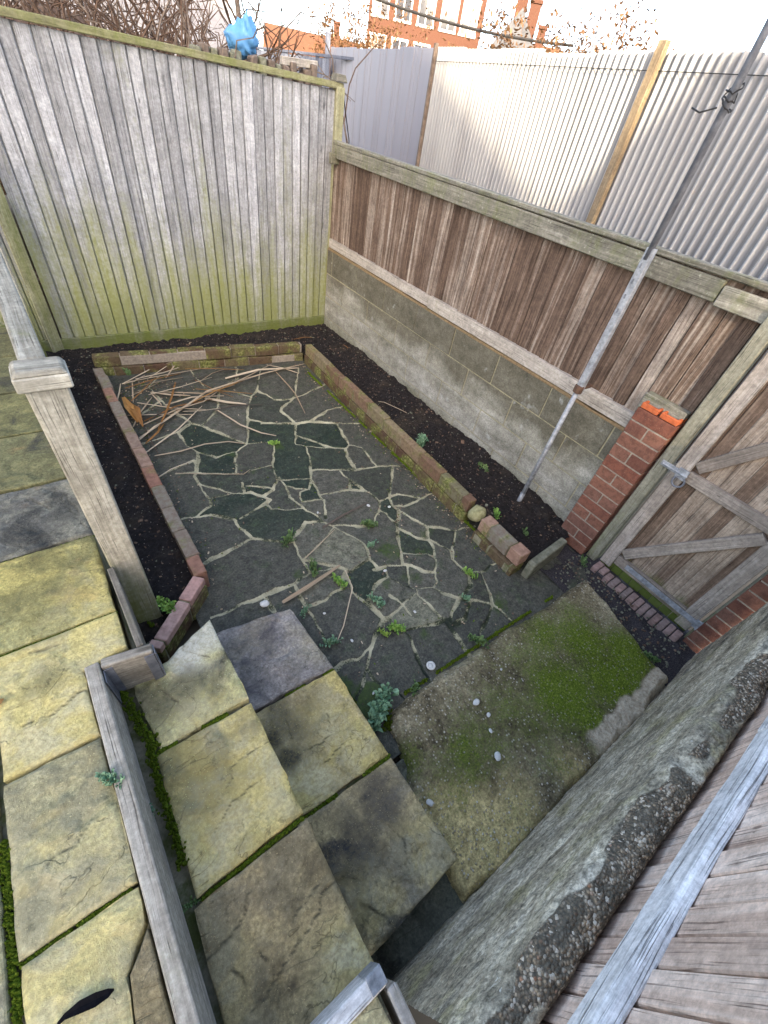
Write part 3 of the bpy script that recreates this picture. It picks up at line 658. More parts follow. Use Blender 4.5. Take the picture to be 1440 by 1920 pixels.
# ---- soil of the raised beds
INNER = [(0.17, 1.36), (0.19, 1.9), (0.17, 3.76), (1.83, 3.58), (1.82, 0.72), (1.83, 0.0), (1.83, -1), (-0.13, -1), (-0.13, 1.12)]
xs2 = np.arange(-0.26, 2.40, 0.011); ys2 = np.arange(0.66, 4.22, 0.011); X2, Y2 = np.meshgrid(xs2, ys2)
Z2 = 0.070 + (fbm(X2 * 5, Y2 * 5, 3, 8) - 0.5) * 0.05 + (fbm(X2 * 30, Y2 * 30, 4, 12) - 0.5) * 0.046
Z2 = Z2 + 0.035 * np.clip((X2 - 1.7) / 0.1, 0, 1) * np.clip((4.0 - Y2) / 0.6, 0, 1) * np.clip((Y2 - .8) / .5, 0, 1)
gridmesh('soil', xs2, ys2, Z2, 'soil', {}, kind='structure', mask=~inpoly(X2, Y2, INNER))
ch = MB()
for k in range(2600):
    x = random.uniform(-0.12, 2.36); y = random.uniform(0.7, 4.14)
    if inpoly(np.array([x]), np.array([y]), INNER)[0]: continue
    i = min(len(xs2) - 1, int((x - xs2[0]) / 0.011)); j = min(len(ys2) - 1, int((y - ys2[0]) / 0.011)); z = Z2[j, i]; big_ = random.random() < .06
    a = random.uniform(0, 6.3); L = random.uniform(0.004, 0.016) * (2.2 if big_ else 1); t = random.uniform(-.5, .5)
    u = np.array((math.cos(a), math.sin(a), t)); u /= np.linalg.norm(u); v = np.cross(u, (0, 0, 1)); v /= np.linalg.norm(v)
    ch.box((x, y, z + 0.004), (L, L * random.uniform(.3, .8), 0.004), (u, v, np.cross(u, v)), 0, random.choice([0, 0, 0, 1]))
for k in range(420):
    x = random.uniform(1.98, 2.30); y = random.uniform(-.2, .55); L = random.uniform(.004, .013); a = random.uniform(0, 6.3); u = np.array((math.cos(a), math.sin(a), 0)); v = np.cross(u, (0, 0, 1))
    ch.box((x, y, .012 + random.uniform(0, .012)), (L, L * random.uniform(.4, .9), L * .5), (u, v, np.cross(u, v)), 0, random.choice([0, 1, 1]))
tag(ch.build('bark_chips', ['litter', 'stone_edge']), 'bark chips and grit scattered over the dark beds', None, None, 'stuff')

# ---- concrete pad with moss
PAD = [(0.50, -0.27), (0.50, 0.10), (0.585, 0.20), (0.615, 0.33), (0.66, 0.41), (1.2, 0.42), (1.90, 0.40), (2.02, 0.42), (2.14, 0.40), (2.12, 0.22), (2.05, 0.0), (2.03, -0.10), (2.00, -0.24), (1.7, -0.27)]
xs3 = np.arange(0.30, 2.2, 0.008); ys3 = np.arange(-0.30, 0.50, 0.008); X3, Y3 = np.meshgrid(xs3, ys3)
wx = X3 + (fbm(X3 * 9, Y3 * 9, 3, 41) - 0.5) * 0.045; wy = Y3 + (fbm(X3 * 9, Y3 * 9, 3, 45) - 0.5) * 0.045
ins = inpoly(wx, wy, PAD); de = np.full(X3.shape, 9.0)
for k in range(len(PAD)): de = np.minimum(de, segdist(wx, wy, PAD[k], PAD[(k + 1) % len(PAD)]))
e_ = np.where(ins, np.clip(de / 0.035, 0, 1), 0)
Z3 = -0.03 + 0.065 * e_ ** 0.5 + ins * ((fbm(X3 * 3, Y3 * 3, 3, 51) - 0.5) * 0.015 + (fbm(X3 * 50, Y3 * 50, 3, 52) - 0.5) * 0.010)
mo = np.zeros(X3.shape)
for px, py, rr, am in ((1100,1210,.17,.75),(1150,1270,.2,.85),(1060,1300,.2,.8),(1020,1190,.16,.55),(1100,1340,.14,.7),(1000,1360,.12,.45),(1180,1230,.15,.85),(870,1410,.12,.55),(890,1440,.10,.5),(830,1370,.12,.25),(770,1420,.08,.5),(830,1480,.1,.3),(940,1260,.15,.3),(960,1500,.25,.2),(900,1580,.2,.16),(1200,1290,.1,.7),(960,1330,.2,.42),(1000,1250,.2,.42),(900,1390,.18,.42),(1080,1160,.14,.45),(850,1450,.14,.40),(1040,1420,.16,.30)):
    p = atz(px, py, .04); mo = np.maximum(mo, am * np.exp(-((X3 - p[0]) ** 2 + (Y3 - p[1]) ** 2) / (rr * 1.15) ** 2))
tan = np.zeros(X3.shape)
for px, py, rr, am in ((900,1580,.22,.9),(850,1530,.16,.7),(960,1520,.2,.6),(1080,1440,.14,.55),(980,1430,.1,.3),(900,1660,.15,.7)):
    p = atz(px, py, .04); tan = np.maximum(tan, 1.15 * am * np.exp(-((X3 - p[0]) ** 2 + (Y3 - p[1]) ** 2) / (rr * 1.15) ** 2))
ed = np.clip((X3 - 1.32) / 0.06, 0, 1) * np.clip((-0.155 + 0.05 * (fbm(X3 * 14, Y3 * 14, 3, 61) - .5) - Y3) / 0.015, 0, 1) * (X3 < 2.04)
Z3 += 0.02 * ed * fbm(X3 * 22, Y3 * 22, 2, 66)
mo = mo * (1 - ed); Z3 += 0.012 * np.clip(mo - .2, 0, 1) * fbm(X3 * 45, Y3 * 45, 3, 68)
gridmesh('concrete_pad', xs3, ys3, Z3, 'pad', dict(moss=mo, edge=ed * 0.9, tan=tan), kind='structure', mask=Z3 > -0.029)

# ---- dark grit by the gate
xs4 = np.arange(1.95, 2.42, 0.012); ys4 = np.arange(-0.34, 0.74, 0.012); X4, Y4 = np.meshgrid(xs4, ys4)
Z4 = 0.0 + (fbm(X4 * 12, Y4 * 12, 3, 71) - 0.5) * 0.04
gridmesh('grit_strip', xs4, ys4, Z4, 'gravel', {}, kind='structure')

# ---- steps and terrace of riven slabs
Z_LO, Z_MID, Z_TOP = 0.12, 0.32, 0.50
YEL = (0.47, 0.39, 0.165); PALE = (0.52, 0.48, 0.32); TAN = (0.33, 0.275, 0.165); PUR = (0.20, 0.19, 0.20); OLV = (0.125, 0.125, 0.062); DKG = (0.06, 0.06, 0.055); GRY = (0.27, 0.255, 0.205)
slabno = [0]
def slab(parent, poly, z, base, second, stain, amount=0.5, dk=0.35, label=None, sc=1.0, thick=0.045, cracks=(), dark=(), glow=(), pale=(), hero=False):
    """one riven slab; cracks are traced lines, dark / glow are soft patches (px, py, radius px, amount) of stain and of yellow bloom"""
    slabno[0] += 1
    if base[0] < .45: base = tuple(x * 1.3 for x in base)
    second = tuple(min(.46, x * 1.15) for x in second); stain = tuple(x * .6 for x in stain); dk = min(.5, dk * 1.25 + .06); kk_ = 1.16 if z < .4 else 1.0; base = (base[0] * .97 * kk_, base[1] * .93 * kk_, base[2] * .83 * kk_)
    m = slabmat('riven_sandstone_%d' % slabno[0], base, second, stain, amount, slabno[0] * 1.37, dk, sc, rust=random.choice((0, 0, .35)))
    b = MB(); b.prism(poly, z - thick, z, 0.0013, 0.03)
    if not (hero or cracks or dark or glow):
        o = b.build('paving_slab', m, parent, bevel=0.006, seg=2)
        if label: o['label'] = label
        return o
    o = b.build('paving_slab', m, parent)
    if label: o['label'] = label
    o0 = np.array(ORG[o.name]); bm = bmesh.new(); bm.from_mesh(o.data); STEP = 0.0065
    P = np.array([(p[0], p[1]) for p in poly])
    for ax in (0, 1):
        v = P[:, ax].min() + STEP / 2
        while v < P[:, ax].max():
            co = [0, 0, 0]; no = [0, 0, 0]; co[ax] = v - o0[ax]; no[ax] = 1
            bmesh.ops.bisect_plane(bm, geom=bm.verts[:] + bm.edges[:] + bm.faces[:], plane_co=co, plane_no=no, dist=1e-6)
            v += STEP
    bmesh.ops.triangulate(bm, faces=[f for f in bm.faces if len(f.verts) > 4])
    bm.to_mesh(o.data); bm.free(); me = o.data; n = len(me.vertices)
    co = np.empty(n * 3); me.vertices.foreach_get('co', co); co = co.reshape(-1, 3); W = co + o0
    X_, Y_ = W[:, 0], W[:, 1]; top = W[:, 2] > z - 0.002
    de = np.full(n, 9.0)
    for k in range(len(P)): de = np.minimum(de, segdist(X_, Y_, P[k], P[(k + 1) % len(P)]))
    sd = slabno[0] * 7
    wx = X_ + (fbm(X_ * 30, Y_ * 30, 3, sd) - .5) * .022; wy = Y_ + (fbm(X_ * 30, Y_ * 30, 3, sd + 3) - .5) * .022
    crack = np.zeros(n); drop = np.zeros(n)
    for pl in cracks:
        q = [atz(a_, c_, z)[:2] for a_, c_ in pl]
        for i, (a_, c_) in enumerate(zip(q, q[1:])):
            d = segdist(wx, wy, a_, c_); am_ = np.clip((fbm(X_ * 9, Y_ * 9, 3, sd + 9) - .2) * 2.4, .25, 1); wd = 0.0044 * (0.45 + am_ * .6)
            crack = np.maximum(crack, np.clip(1.1 - d / wd, 0, 1) * am_)
            e = c_ - a_; side = ((wx - a_[0]) * e[1] - (wy - a_[1]) * e[0]) / (np.linalg.norm(e) + 1e-9)
            drop = np.maximum(drop, np.clip(1 - np.abs(d) / 0.035, 0, 1) * (side > 0))
    def patch(L):
        v = np.zeros(n)
        for px, py, r, am in L:
            c_ = atz(px, py, z); rr = r / 400.0
            k = np.hypot(X_ - c_[0], Y_ - c_[1]) / rr + (fbm(X_ * 14 + px, Y_ * 14, 4, sd + 5) - .5) * 1.5
            v = np.maximum(v, am * np.clip(1.5 - k * .9, 0, 1))
        return v
    st_, gl, pa_ = patch(dark), patch(glow), patch(pale)
    dz = (fbm(X_ * 6, Y_ * 6, 4, sd + 1) - .5) * 0.009 + (fbm(X_ * 34, Y_ * 34, 3, sd + 2) - .5) * 0.003 - 0.003 * drop - 0.003 * crack
    dz -= 0.007 * np.clip(1 - de / 0.011, 0, 1) ** 2
    co[:, 2] += np.where(top, dz, 0); me.vertices.foreach_set('co', co.ravel())
    for k, v in (('crack', crack * top), ('stain', st_), ('glow', gl), ('pale', pa_)):
        at = me.attributes.new(k, 'FLOAT', 'POINT'); at.data.foreach_set('value', np.ascontiguousarray(v, dtype=np.float32))
    me.polygons.foreach_set('use_smooth', np.ones(len(me.polygons), bool)); me.update()
    es = o.modifiers.new('edge', 'EDGE_SPLIT'); es.split_angle = rad(50)
    return o
def core(name, polys, parent=None):
    b = MB()
    for poly, z0, z1 in polys: b.prism(poly, z0, z1)
    return b.build(name, 'mortar_moss', parent)
def rect(x0, x1, y0, y1): return [(x0, y0), (x1, y0), (x1, y1), (x0, y1)]
st = thing('lower_step', 'lowest step of three riven slabs beside the crazy paving', 'step', (0.33, 0.4, 0)); del st['category']; st['kind'] = 'structure'
core('step_core', [(rect(0.10, 0.495, -0.11, 1.01), -0.04, Z_LO - 0.046)], st)
slab(st, rect(0.05, 0.72, -0.30, 0.22), 0.0, (0.085, 0.088, 0.072), (0.11, 0.11, 0.085), (0.04, 0.04, 0.035), 0.5, 0.3, 'dark paving stone in the gap below the near end of the lowest step')
slab(st, [(0.13, 0.668), (0.512, 0.662), (0.479, 1.02), (0.162, 1.063), (0.12, 1.06)], Z_LO, (0.205, 0.195, 0.20), (0.24, 0.215, 0.165), (0.10, 0.095, 0.11), 0.45, 0.35, 'purple grey slab at the far end of the lowest step', cracks=[[(560,1145),(556,1175),(548,1200)],[(522,1205),(536,1228),(493,1242),(462,1260)],[(570,1228),(543,1259),(535,1288),(514,1312)]], dark=[(477,1205,34,.35),(455,1180,22,.3),(470,1275,26,.35)], glow=[(590,1215,26,.18)])
slab(st, [(0.13, 0.252), (0.524, 0.248), (0.513, 0.648), (0.13, 0.654)], Z_LO, YEL, TAN, DKG, 0.5, 0.5, 'yellow slab with a dark stain on the lowest step', cracks=[[(608,1322),(622,1367),(602,1397),(560,1413)],[(668,1362),(640,1400),(598,1440)],[(535,1330),(545,1380),(530,1440)]], dark=[(514,1380,15,1),(537,1420,17,1),(532,1350,34,.75),(560,1325,26,.5),(575,1390,24,.4)], glow=[(577,1462,36,.85),(600,1350,40,.5),(655,1400,46,.6)])
slab(st, [(0.13, -0.165), (0.541, -0.143), (0.524, 0.234), (0.13, 0.238)], Z_LO, (0.27, 0.225, 0.135), (0.22, 0.20, 0.16), (0.055, 0.055, 0.062), 0.45, 0.38, 'grey and tan slab with flaked layers at the near end of the lowest step', cracks=[[(650,1483),(680,1496),(702,1526),(728,1552),(758,1574),(767,1617),(749,1615),(730,1602),(711,1615),(693,1587),(672,1552),(637,1509)],[(767,1617),(782,1623),(767,1640),(747,1634),(739,1658)],[(645,1640),(665,1645),(682,1648)],[(689,1699),(736,1729)]], dark=[(711,1501,34,.8),(672,1582,30,.75),(695,1545,22,.6),(750,1560,18,.3)], glow=[(812,1600,40,.4),(690,1690,34,.35)])
st = thing('middle_step', 'middle step of three yellowish riven slabs', 'step', (-0.03, 0.4, 0)); del st['category']; st['kind'] = 'structure'
core('step_core', [(rect(-0.24, 0.105, -0.14, 0.90), -0.04, Z_MID - 0.046)], st)
slab(st, [(-0.16, 0.634), (0.137, 0.640), (0.126, 1.016), (-0.035, 0.935), (-0.06, 0.92), (-0.185, 0.905)], Z_MID, PALE, YEL, (0.085, 0.085, 0.06), 0.5, 0.42, 'pale slab with a dark smear at the far end of the middle step', cracks=[[(335,1192),(347,1217),(393,1234)],[(300,1290),(327,1313),(360,1342),(368,1362)],[(239,1380),(281,1405)]], dark=[(256,1326,26,.85),(306,1313,28,.85),(352,1282,26,.8),(395,1262,20,.55),(245,1360,18,.6)], glow=[(400,1330,46,.6),(290,1360,30,.5)], pale=[(350,1205,40,.8),(395,1190,30,.7)])
slab(st, [(-0.178, 0.215), (0.146, 0.232), (0.138, 0.622), (-0.176, 0.618)], Z_MID, (0.44, 0.365, 0.16), GRY, OLV, 0.40, 0.22, 'even yellow slab in the middle of the middle step', cracks=[[(518,1380),(477,1405),(447,1430),(427,1447)],[(439,1436),(422,1488),(357,1548)],[(500,1455),(440,1500),(400,1560),(370,1600)]], dark=[(368,1484,36,.45),(297,1470,26,.6),(300,1555,26,.7),(470,1350,20,.3)], glow=[(470,1480,60,.7),(380,1610,50,.7),(400,1390,40,.4)])
slab(st, [(-0.20, -0.20), (0.152, -0.172), (0.147, 0.212), (-0.190, 0.197)], Z_MID, (0.275, 0.22, 0.125), (0.22, 0.185, 0.12), (0.12, 0.095, 0.06), 0.5, 0.35, 'brown veined slab at the near end of the middle step', cracks=[[(633,1651),(607,1677),(599,1712),(560,1763),(534,1811),(508,1858),(470,1900)],[(469,1664),(461,1707),(431,1763),(375,1815)],[(435,1817),(452,1836),(457,1854)],[(599,1656),(547,1725)],[(487,1775),(496,1802)]], dark=[(620,1640,20,.5),(520,1850,40,.25),(380,1740,26,.25)], glow=[(668,1790,38,.75),(400,1850,40,.25)])
ms = MB()
for k in range(5): pass
st = thing('upper_terrace', 'upper terrace of yellow green riven slabs', 'terrace', (-0.5, 1.5, 0)); del st['category']; st['kind'] = 'structure'
core('terrace_core', [(rect(-1.7, -0.262, -0.62, 0.90), -0.05, Z_TOP - 0.047), (rect(-1.7, -0.155, 0.90, 3.78), -0.05, Z_TOP - 0.047)], st)
XR = -0.150
cols = [(YEL, (0.30, 0.28, 0.15), (0.12, 0.12, 0.07)), ((0.34, 0.31, 0.17), (0.24, 0.235, 0.19), OLV)]
slab(st, [(-0.49, 0.690), (-0.271, 0.690), (-0.277, 0.905), (XR, 0.935), (XR, 1.085), (-0.492, 1.079)], Z_TOP, (0.40, 0.355, 0.16), (0.33, 0.30, 0.155), (0.16, 0.155, 0.085), 0.35, 0.12, 'bright yellow notched slab at the timber corner of the terrace', cracks=[[(43,1292),(85,1288),(98,1271)],[(43,1360),(94,1339),(162,1288)],[(20,1240),(60,1222),(120,1205)]], dark=[(90,1279,16,.6),(60,1296,12,.5),(50,1190,18,.35)], glow=[(120,1340,60,.7),(60,1250,50,.5),(200,1190,50,.6)])
slab(st, rect(-0.492, XR, 1.093, 1.488), Z_TOP, (0.33, 0.295, 0.115), (0.26, 0.25, 0.12), OLV, 0.5, 0.2, 'yellow green slab beside the newel post', cracks=[[(20,1110),(80,1080),(150,1060)]], dark=[(30,1135,24,.6),(110,1110,40,.4),(60,1060,26,.35)], glow=[(170,1120,40,.4)])
slab(st, rect(-0.492, XR - .002, 1.497, 1.885), Z_TOP, (0.155, 0.155, 0.135), (0.10, 0.10, 0.095), DKG, 0.5, 0.35, 'grey slab with dark veins left of the newel post', cracks=[[(60,935),(95,955),(120,925),(150,960)],[(100,920),(130,950),(165,990)],[(20,980),(70,1000)]], dark=[(120,950,30,.7),(40,960,20,.4)])
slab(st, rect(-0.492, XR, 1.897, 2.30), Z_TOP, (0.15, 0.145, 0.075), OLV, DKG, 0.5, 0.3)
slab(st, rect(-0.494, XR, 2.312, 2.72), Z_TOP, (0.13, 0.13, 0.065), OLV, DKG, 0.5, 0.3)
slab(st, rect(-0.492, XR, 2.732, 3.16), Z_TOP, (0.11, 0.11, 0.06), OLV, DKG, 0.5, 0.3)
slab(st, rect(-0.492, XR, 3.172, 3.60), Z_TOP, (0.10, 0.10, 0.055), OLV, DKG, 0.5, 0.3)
slab(st, [(-0.49, 0.298), (-0.262, 0.298), (-0.271, 0.679), (-0.490, 0.679)], Z_TOP, (0.34, 0.315, 0.185), (0.235, 0.225, 0.155), (0.20, 0.19, 0.13), 0.5, 0.2, 'greyish yellow slab left of the long timber edging', cracks=[[(184,1523),(145,1582),(102,1600),(81,1630)],[(107,1535),(55,1565)],[(180,1440),(150,1480),(100,1500)]], dark=[(115,1497,44,.35),(180,1640,18,.4),(60,1690,20,.4)], glow=[(170,1610,50,.5),(60,1620,40,.4)])
slab(st, [(-0.487, -0.12), (-0.335, -0.12), (-0.318, 0.15), (-0.266, 0.215), (-0.263, 0.287), (-0.487, 0.287)], Z_TOP, (0.41, 0.375, 0.20), (0.33, 0.30, 0.17), (0.20, 0.19, 0.12), 0.35, 0.12, 'pale yellow slab under the black feather', hero=True, dark=[(60,1790,18,.3),(230,1790,18,.35)], glow=[(130,1800,60,.6)])
slab(st, [(-0.325, -0.12), (-0.254, -0.12), (-0.261, 0.205), (-0.31, 0.148)], Z_TOP, (0.17, 0.145, 0.09), (0.14, 0.12, 0.08), (0.08, 0.07, 0.05), 0.5, 0.25, 'small brown slab piece against the timber edging')
slab(st, rect(-0.487, -0.254, -0.55, -0.132), Z_TOP, (0.33, 0.30, 0.17), GRY, OLV, 0.5, 0.2)
yy = -0.55
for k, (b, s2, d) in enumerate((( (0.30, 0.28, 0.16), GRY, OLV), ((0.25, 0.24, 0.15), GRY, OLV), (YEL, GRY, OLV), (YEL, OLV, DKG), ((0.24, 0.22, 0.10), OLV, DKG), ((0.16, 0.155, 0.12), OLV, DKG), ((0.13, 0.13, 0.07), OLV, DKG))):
    for x0, x1 in ((-0.90, -0.512), (-1.30, -0.912)):
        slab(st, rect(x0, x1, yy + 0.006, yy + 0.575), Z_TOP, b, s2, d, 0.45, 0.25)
    yy += 0.58
sl_top = thing('landing', 'timber edged landing corner with a pale slab inside', 'landing', (0.0, -0.4, 0)); del sl_top['category']; sl_top['kind'] = 'structure'
core('landing_core', [(rect(-0.275, 0.105, -0.62, -0.19), -0.05, Z_TOP - 0.047)], sl_top)
slab(sl_top, rect(-0.27, 0.112, -0.62, -0.182), Z_TOP - 0.006, (0.44, 0.39, 0.24), (0.36, 0.32, 0.2), (0.2, 0.18, 0.1), 0.35, 0.1)

# moss in the open joints of the steps
def mossrun(pts, wdt, z, seed, hgt=0.012):
    b = MB(); pts = [np.array(p, float) for p in pts]
    for a, c in zip(pts, pts[1:]):
        L = np.linalg.norm(c - a); k = max(2, int(L / 0.008)); d = (c - a) / L; nrm = np.array((-d[1], d[0]))
        for q in range(k):
            for _ in range(6):
                if vnoise(np.array([q * 0.09]), np.array([seed * 3.3]), seed)[0] < 0.34: continue
                c0 = a + d * (L * (q + random.random()) / k) + nrm * random.gauss(0, wdt * 0.35)
                rr = random.uniform(0.003, 0.008); hh = random.uniform(0.3, 1.0) * hgt
                i0 = len(b.v)
                for t in range(5):
                    an = 2 * math.pi * t / 5 + random.random(); b.v.append((c0[0] + rr * math.cos(an), c0[1] + rr * math.sin(an), z - 0.004))
                b.v.append((c0[0] + random.gauss(0, .002), c0[1] + random.gauss(0, .002), z + hh))
                for t in range(5): b.face((i0 + t, i0 + (t + 1) % 5, i0 + 5))
    return b
mm = MB()
for k, (pts, wd, z, hg) in enumerate((([(-0.172, 0.64), (-0.225, 0.90)], .024, Z_MID, .02), ([(-0.185, 0.30), (-0.19, 0.66)], .020, Z_MID - .005, .022), ([(-0.17, 0.628), (0.14, 0.632)], .007, Z_MID - .006, .006),
        ([(-0.17, 0.208), (0.14, 0.222)], .004, Z_MID - .012, .006), ([(0.15, 0.243), (0.525, 0.241)], .008, Z_LO - .006, .008), ([(0.15, 0.658), (0.51, 0.655)], .004, Z_LO - .01, .006),
        ([(-0.502, -0.2), (-0.502, 0.6)], .016, Z_TOP - .01, .012), ([(-0.49, 1.486), (-0.15, 1.493)], .004, Z_TOP - .012, .008), ([(-0.49, 0.292), (-0.28, 0.292)], .004, Z_TOP - .012, .008), ([(-0.49, 0.684), (-0.28, 0.684)], .003, Z_TOP - .014, .006),
        ([(-0.49, 1.086), (-0.15, 1.089)], .004, Z_TOP - .014, .006), ([(0.525, 0.28), (0.54, 0.62)], .018, 0.005, .02), ([(0.58, 0.30), (0.66, 0.44)], .03, 0.01, .03), ([(-0.09, 1.26), (0.02, 1.34)], .03, 0.08, .03),
        ([(1.80, 0.85), (1.76, 3.3)], .010, 0.012, .012), ([(0.65, 0.43), (1.86, 0.42)], .008, 0.004, .014))):
    q = mossrun(pts, wd, z, k + 1, hg); o = len(mm.v); mm.v += q.v
    for f in q.f: mm.face([i + o for i in f])
tag(mm.build('moss', 'moss'), 'green moss growing in the slab joints and along the edges', None, None, 'stuff')
# ================================================================= THINGS
# ---- silvered close-board fence at the back
YB = 4.18
t = thing('board_fence', 'tall silver grey feather-edge fence with green algae along its foot', 'fence', (1.18, YB, 0))
b = MB(); x = -0.015; k = 0
while x < 2.40:
    wd = 0.081 + random.uniform(-.007, .006); a = rad(6.0 + random.uniform(-1.6, 1.6))
    z0, z1 = 0.150, 1.918 + random.uniform(-.004, .002); lean = random.gauss(0, 0.0018); gap = random.uniform(.005, .011)
    ax = (np.array((math.cos(a), -math.sin(a), 0)), np.array((math.sin(a), math.cos(a), 0)), np.array((lean, 0, 1)))
    b.box((x + wd / 2, YB - 0.006 + random.gauss(0, .0025), (z0 + z1) / 2), (wd - gap, 0.014, z1 - z0), ax, 2)
    b.box((x + wd, YB + 0.014, (z0 + z1) / 2), (0.05, 0.008, z1 - z0), None, 2)
    x += wd; k += 1
b.build('boards', 'panel', t, bevel=0.003)
b = MB(); x = -1.75
while x < -0.12:
    b.box((x + .04, YB - .004, 1.03), (.074, .014, 1.77), None, 2); b.box((x + .08, YB + .014, 1.03), (.05, .008, 1.77), None, 2); x += .081
b.build('boards', 'panel', t, bevel=0.003)
b = MB(); b.box((-0.93, YB - 0.014, 0.084), (1.66, 0.034, 0.142), grain=0); b.build('gravel_board', 'gravel_board', t, bevel=0.004)
b = MB(); b.box((-0.93, YB - 0.012, 1.945), (1.66, 0.062, 0.040), grain=0); b.build('capping_rail', 'panel_cap', t, bevel=0.004)
b = MB(); b.box((1.19, YB + 0.03, 0.6), (2.44, 0.03, 0.09), grain=0); b.box((1.19, YB + 0.03, 1.5), (2.44, 0.03, 0.09), grain=0); b.build('back_rail', 'brown', t)
b = MB(); b.box((1.205, YB - 0.012, 1.945), (2.52, 0.062, 0.040), grain=0); b.build('capping_rail', 'panel_cap', t, bevel=0.004)
b = MB(); b.box((1.19, YB - 0.014, 0.084), (2.44, 0.034, 0.142), grain=0); b.build('gravel_board', 'gravel_board', t, bevel=0.004)
b = MB(); b.box((2.437, YB - 0.012, 0.965), (0.076, 0.075, 1.95), grain=2); b.build('post', 'green_post', t, bevel=0.005)
b = MB(); b.box((2.434, YB - 0.010, 1.99), (0.105, 0.105, 0.045), grain=0, taper=0.75); b.build('post_cap', 'rail', t, bevel=0.004)
b = MB(); b.box((-0.066, YB - 0.006, 0.97), (0.085, 0.06, 1.94), grain=2); b.build('post', 'panel_cap', t, bevel=0.005)

# ---- concrete block wall on the right
XW = 2.384
t = thing('block_wall', 'low grey concrete block wall stained dark along its top', 'wall', (XW + 0.06, 2.4, 0))
b = MB(); b.box((XW + 0.055, 2.42, 0.37), (0.096, 3.42, 0.86), grain=1, mi=1)
levels = [-0.05, 0.165, 0.377, 0.588, 0.806]; offs = [1.51, 1.28, 1.05, 1.28]
for (z0, z1), o in zip(zip(levels, levels[1:]), offs):
    y = o - 0.46 * 3
    while y < 4.14:
        y0, y1 = max(y, 0.72), min(y + 0.46, 4.135)
        if y1 - y0 > 0.02:
            b.box((XW + 0.052 + random.gauss(0, .0012), (y0 + y1) / 2, (z0 + z1) / 2), (0.104, y1 - y0 - 0.009, z1 - z0 - 0.009), grain=1, mi=0)
        y += 0.46
b.build('blockwork', ['block', 'mortar_block'], t, bevel=0.003)
b = MB(); y = 0.72
prof0 = None
ypts = np.arange(0.72, 4.13, 0.018)
for y in ypts:
    h = 0.822 + 0.016 * (fbm(np.array([y * 9]), np.array([0.3]), 3, 5)[0] - .5) * 2; o = 0.010 * (fbm(np.array([y * 14]), np.array([2.3]), 3, 6)[0] - 0.4)
    i0 = len(b.v); b.v += [(XW + 0.002 - o, y, 0.800), (XW - 0.003 - o * 1.5, y, 0.812), (XW + 0.016 - o, y, h), (XW + 0.06, y, h + 0.008), (XW + 0.1, y, 0.80)]
    if prof0 is not None:
        for q in range(4): b.face((prof0 + q, i0 + q, i0 + q + 1, prof0 + q + 1))
    prof0 = i0
b.build('mortar_haunch', 'haunch', t, smooth=True)

# ---- brown board fence on the wall
t = thing('board_fence', 'brown streaky board fence with a mossy top rail standing on the block wall', 'fence', (XW + 0.05, 2.2, 0.82))
b = MB(); y = 0.455
while y < 4.12:
    wd = random.choice((0.07, 0.084, 0.094, 0.10)); z0 = 0.90 if y > 0.7 else 0.80
    z1 = 1.60; a = rad(6 + random.uniform(-1.5, 1.5)); wd = min(wd, 4.13 - y)
    ax = (np.array((math.cos(a), math.sin(a), 0)), np.array((-math.sin(a), math.cos(a), 0)), np.array((0, random.gauss(0, .003), 1)))
    b.box((XW + 0.030 + random.gauss(0, .003), y + wd / 2, (z0 + z1) / 2), (0.013, wd - random.uniform(.002, .006), z1 - z0), ax, 2)
    b.box((XW + 0.048, y + wd, (z0 + z1) / 2), (0.008, 0.04, z1 - z0), None, 2)
    y += wd
b.build('boards', 'brown', t, bevel=0.002)
b = MB(); b.beam((XW + 0.018, 0.735, 0.868), (XW + 0.018, 2.55, 0.866), 0.05, 0.085); b.beam((XW + 0.02, 2.556, 0.864), (XW + 0.022, 4.11, 0.862), 0.046, 0.072)
o = b.build('sole_plate', 'sole', t, bevel=0.004)
b = MB(); b.beam((XW - 0.004, 0.742, 1.540), (XW - 0.004, 4.10, 1.548), 0.028, 0.088, r=.3); b.build('top_rail', 'rail', t, bevel=0.004)
b = MB(); b.beam((XW - 0.010, -0.62, 1.528), (XW - 0.010, 0.735, 1.528), 0.028, 0.082, r=.7); b.build('top_rail', 'rail', t, bevel=0.004)
b = MB(); b.beam((XW + 0.012, -0.6, 1.604), (XW + 0.012, 4.10, 1.606), 0.062, 0.026, r=.4); b.build('capping', 'rail', t, bevel=0.005)
b = MB(); b.box((XW - 0.010, 4.07, 1.50), (0.09, 0.045, 0.075), grain=0); b.build('rail_block', 'jamb', t, bevel=0.004)

# ---- brick piers either side of the gate
def brick_pier(label, x0, x1, y0, y1, nc, ch_, zb, frogs, mats):
    t = thing('brick_pier', label, 'pier', ((x0 + x1) / 2, (y0 + y1) / 2, zb))
    b = MB(); b.box(((x0 + x1) / 2, (y0 + y1) / 2, zb + nc * ch_ / 2 - 0.006), (x1 - x0 - 0.007, y1 - y0 - 0.007, nc * ch_ - 0.016), mi=1)
    for c in range(nc):
        z = zb + (c + 0.5) * ch_; top = frogs and c == nc - 1; m_ = 2 if top else 0
        hh = ch_ - 0.0085
        if c % 2 == 1 or top:
            w2 = (y1 - y0 - 0.008) / 2
            for sgn in (0, 1):
                yc = y0 + w2 / 2 + sgn * (w2 + 0.008)
                b.box(((x0 + x1) / 2 + random.gauss(0, .0008), yc, z), (x1 - x0, w2, hh), mi=m_)
        else: b.box(((x0 + x1) / 2 + random.gauss(0, .0008), (y0 + y1) / 2, z), (x1 - x0, y1 - y0, hh), mi=0)
    o = b.build('brickwork', mats, t, bevel=0.0025)
    return t
FX = 2.305
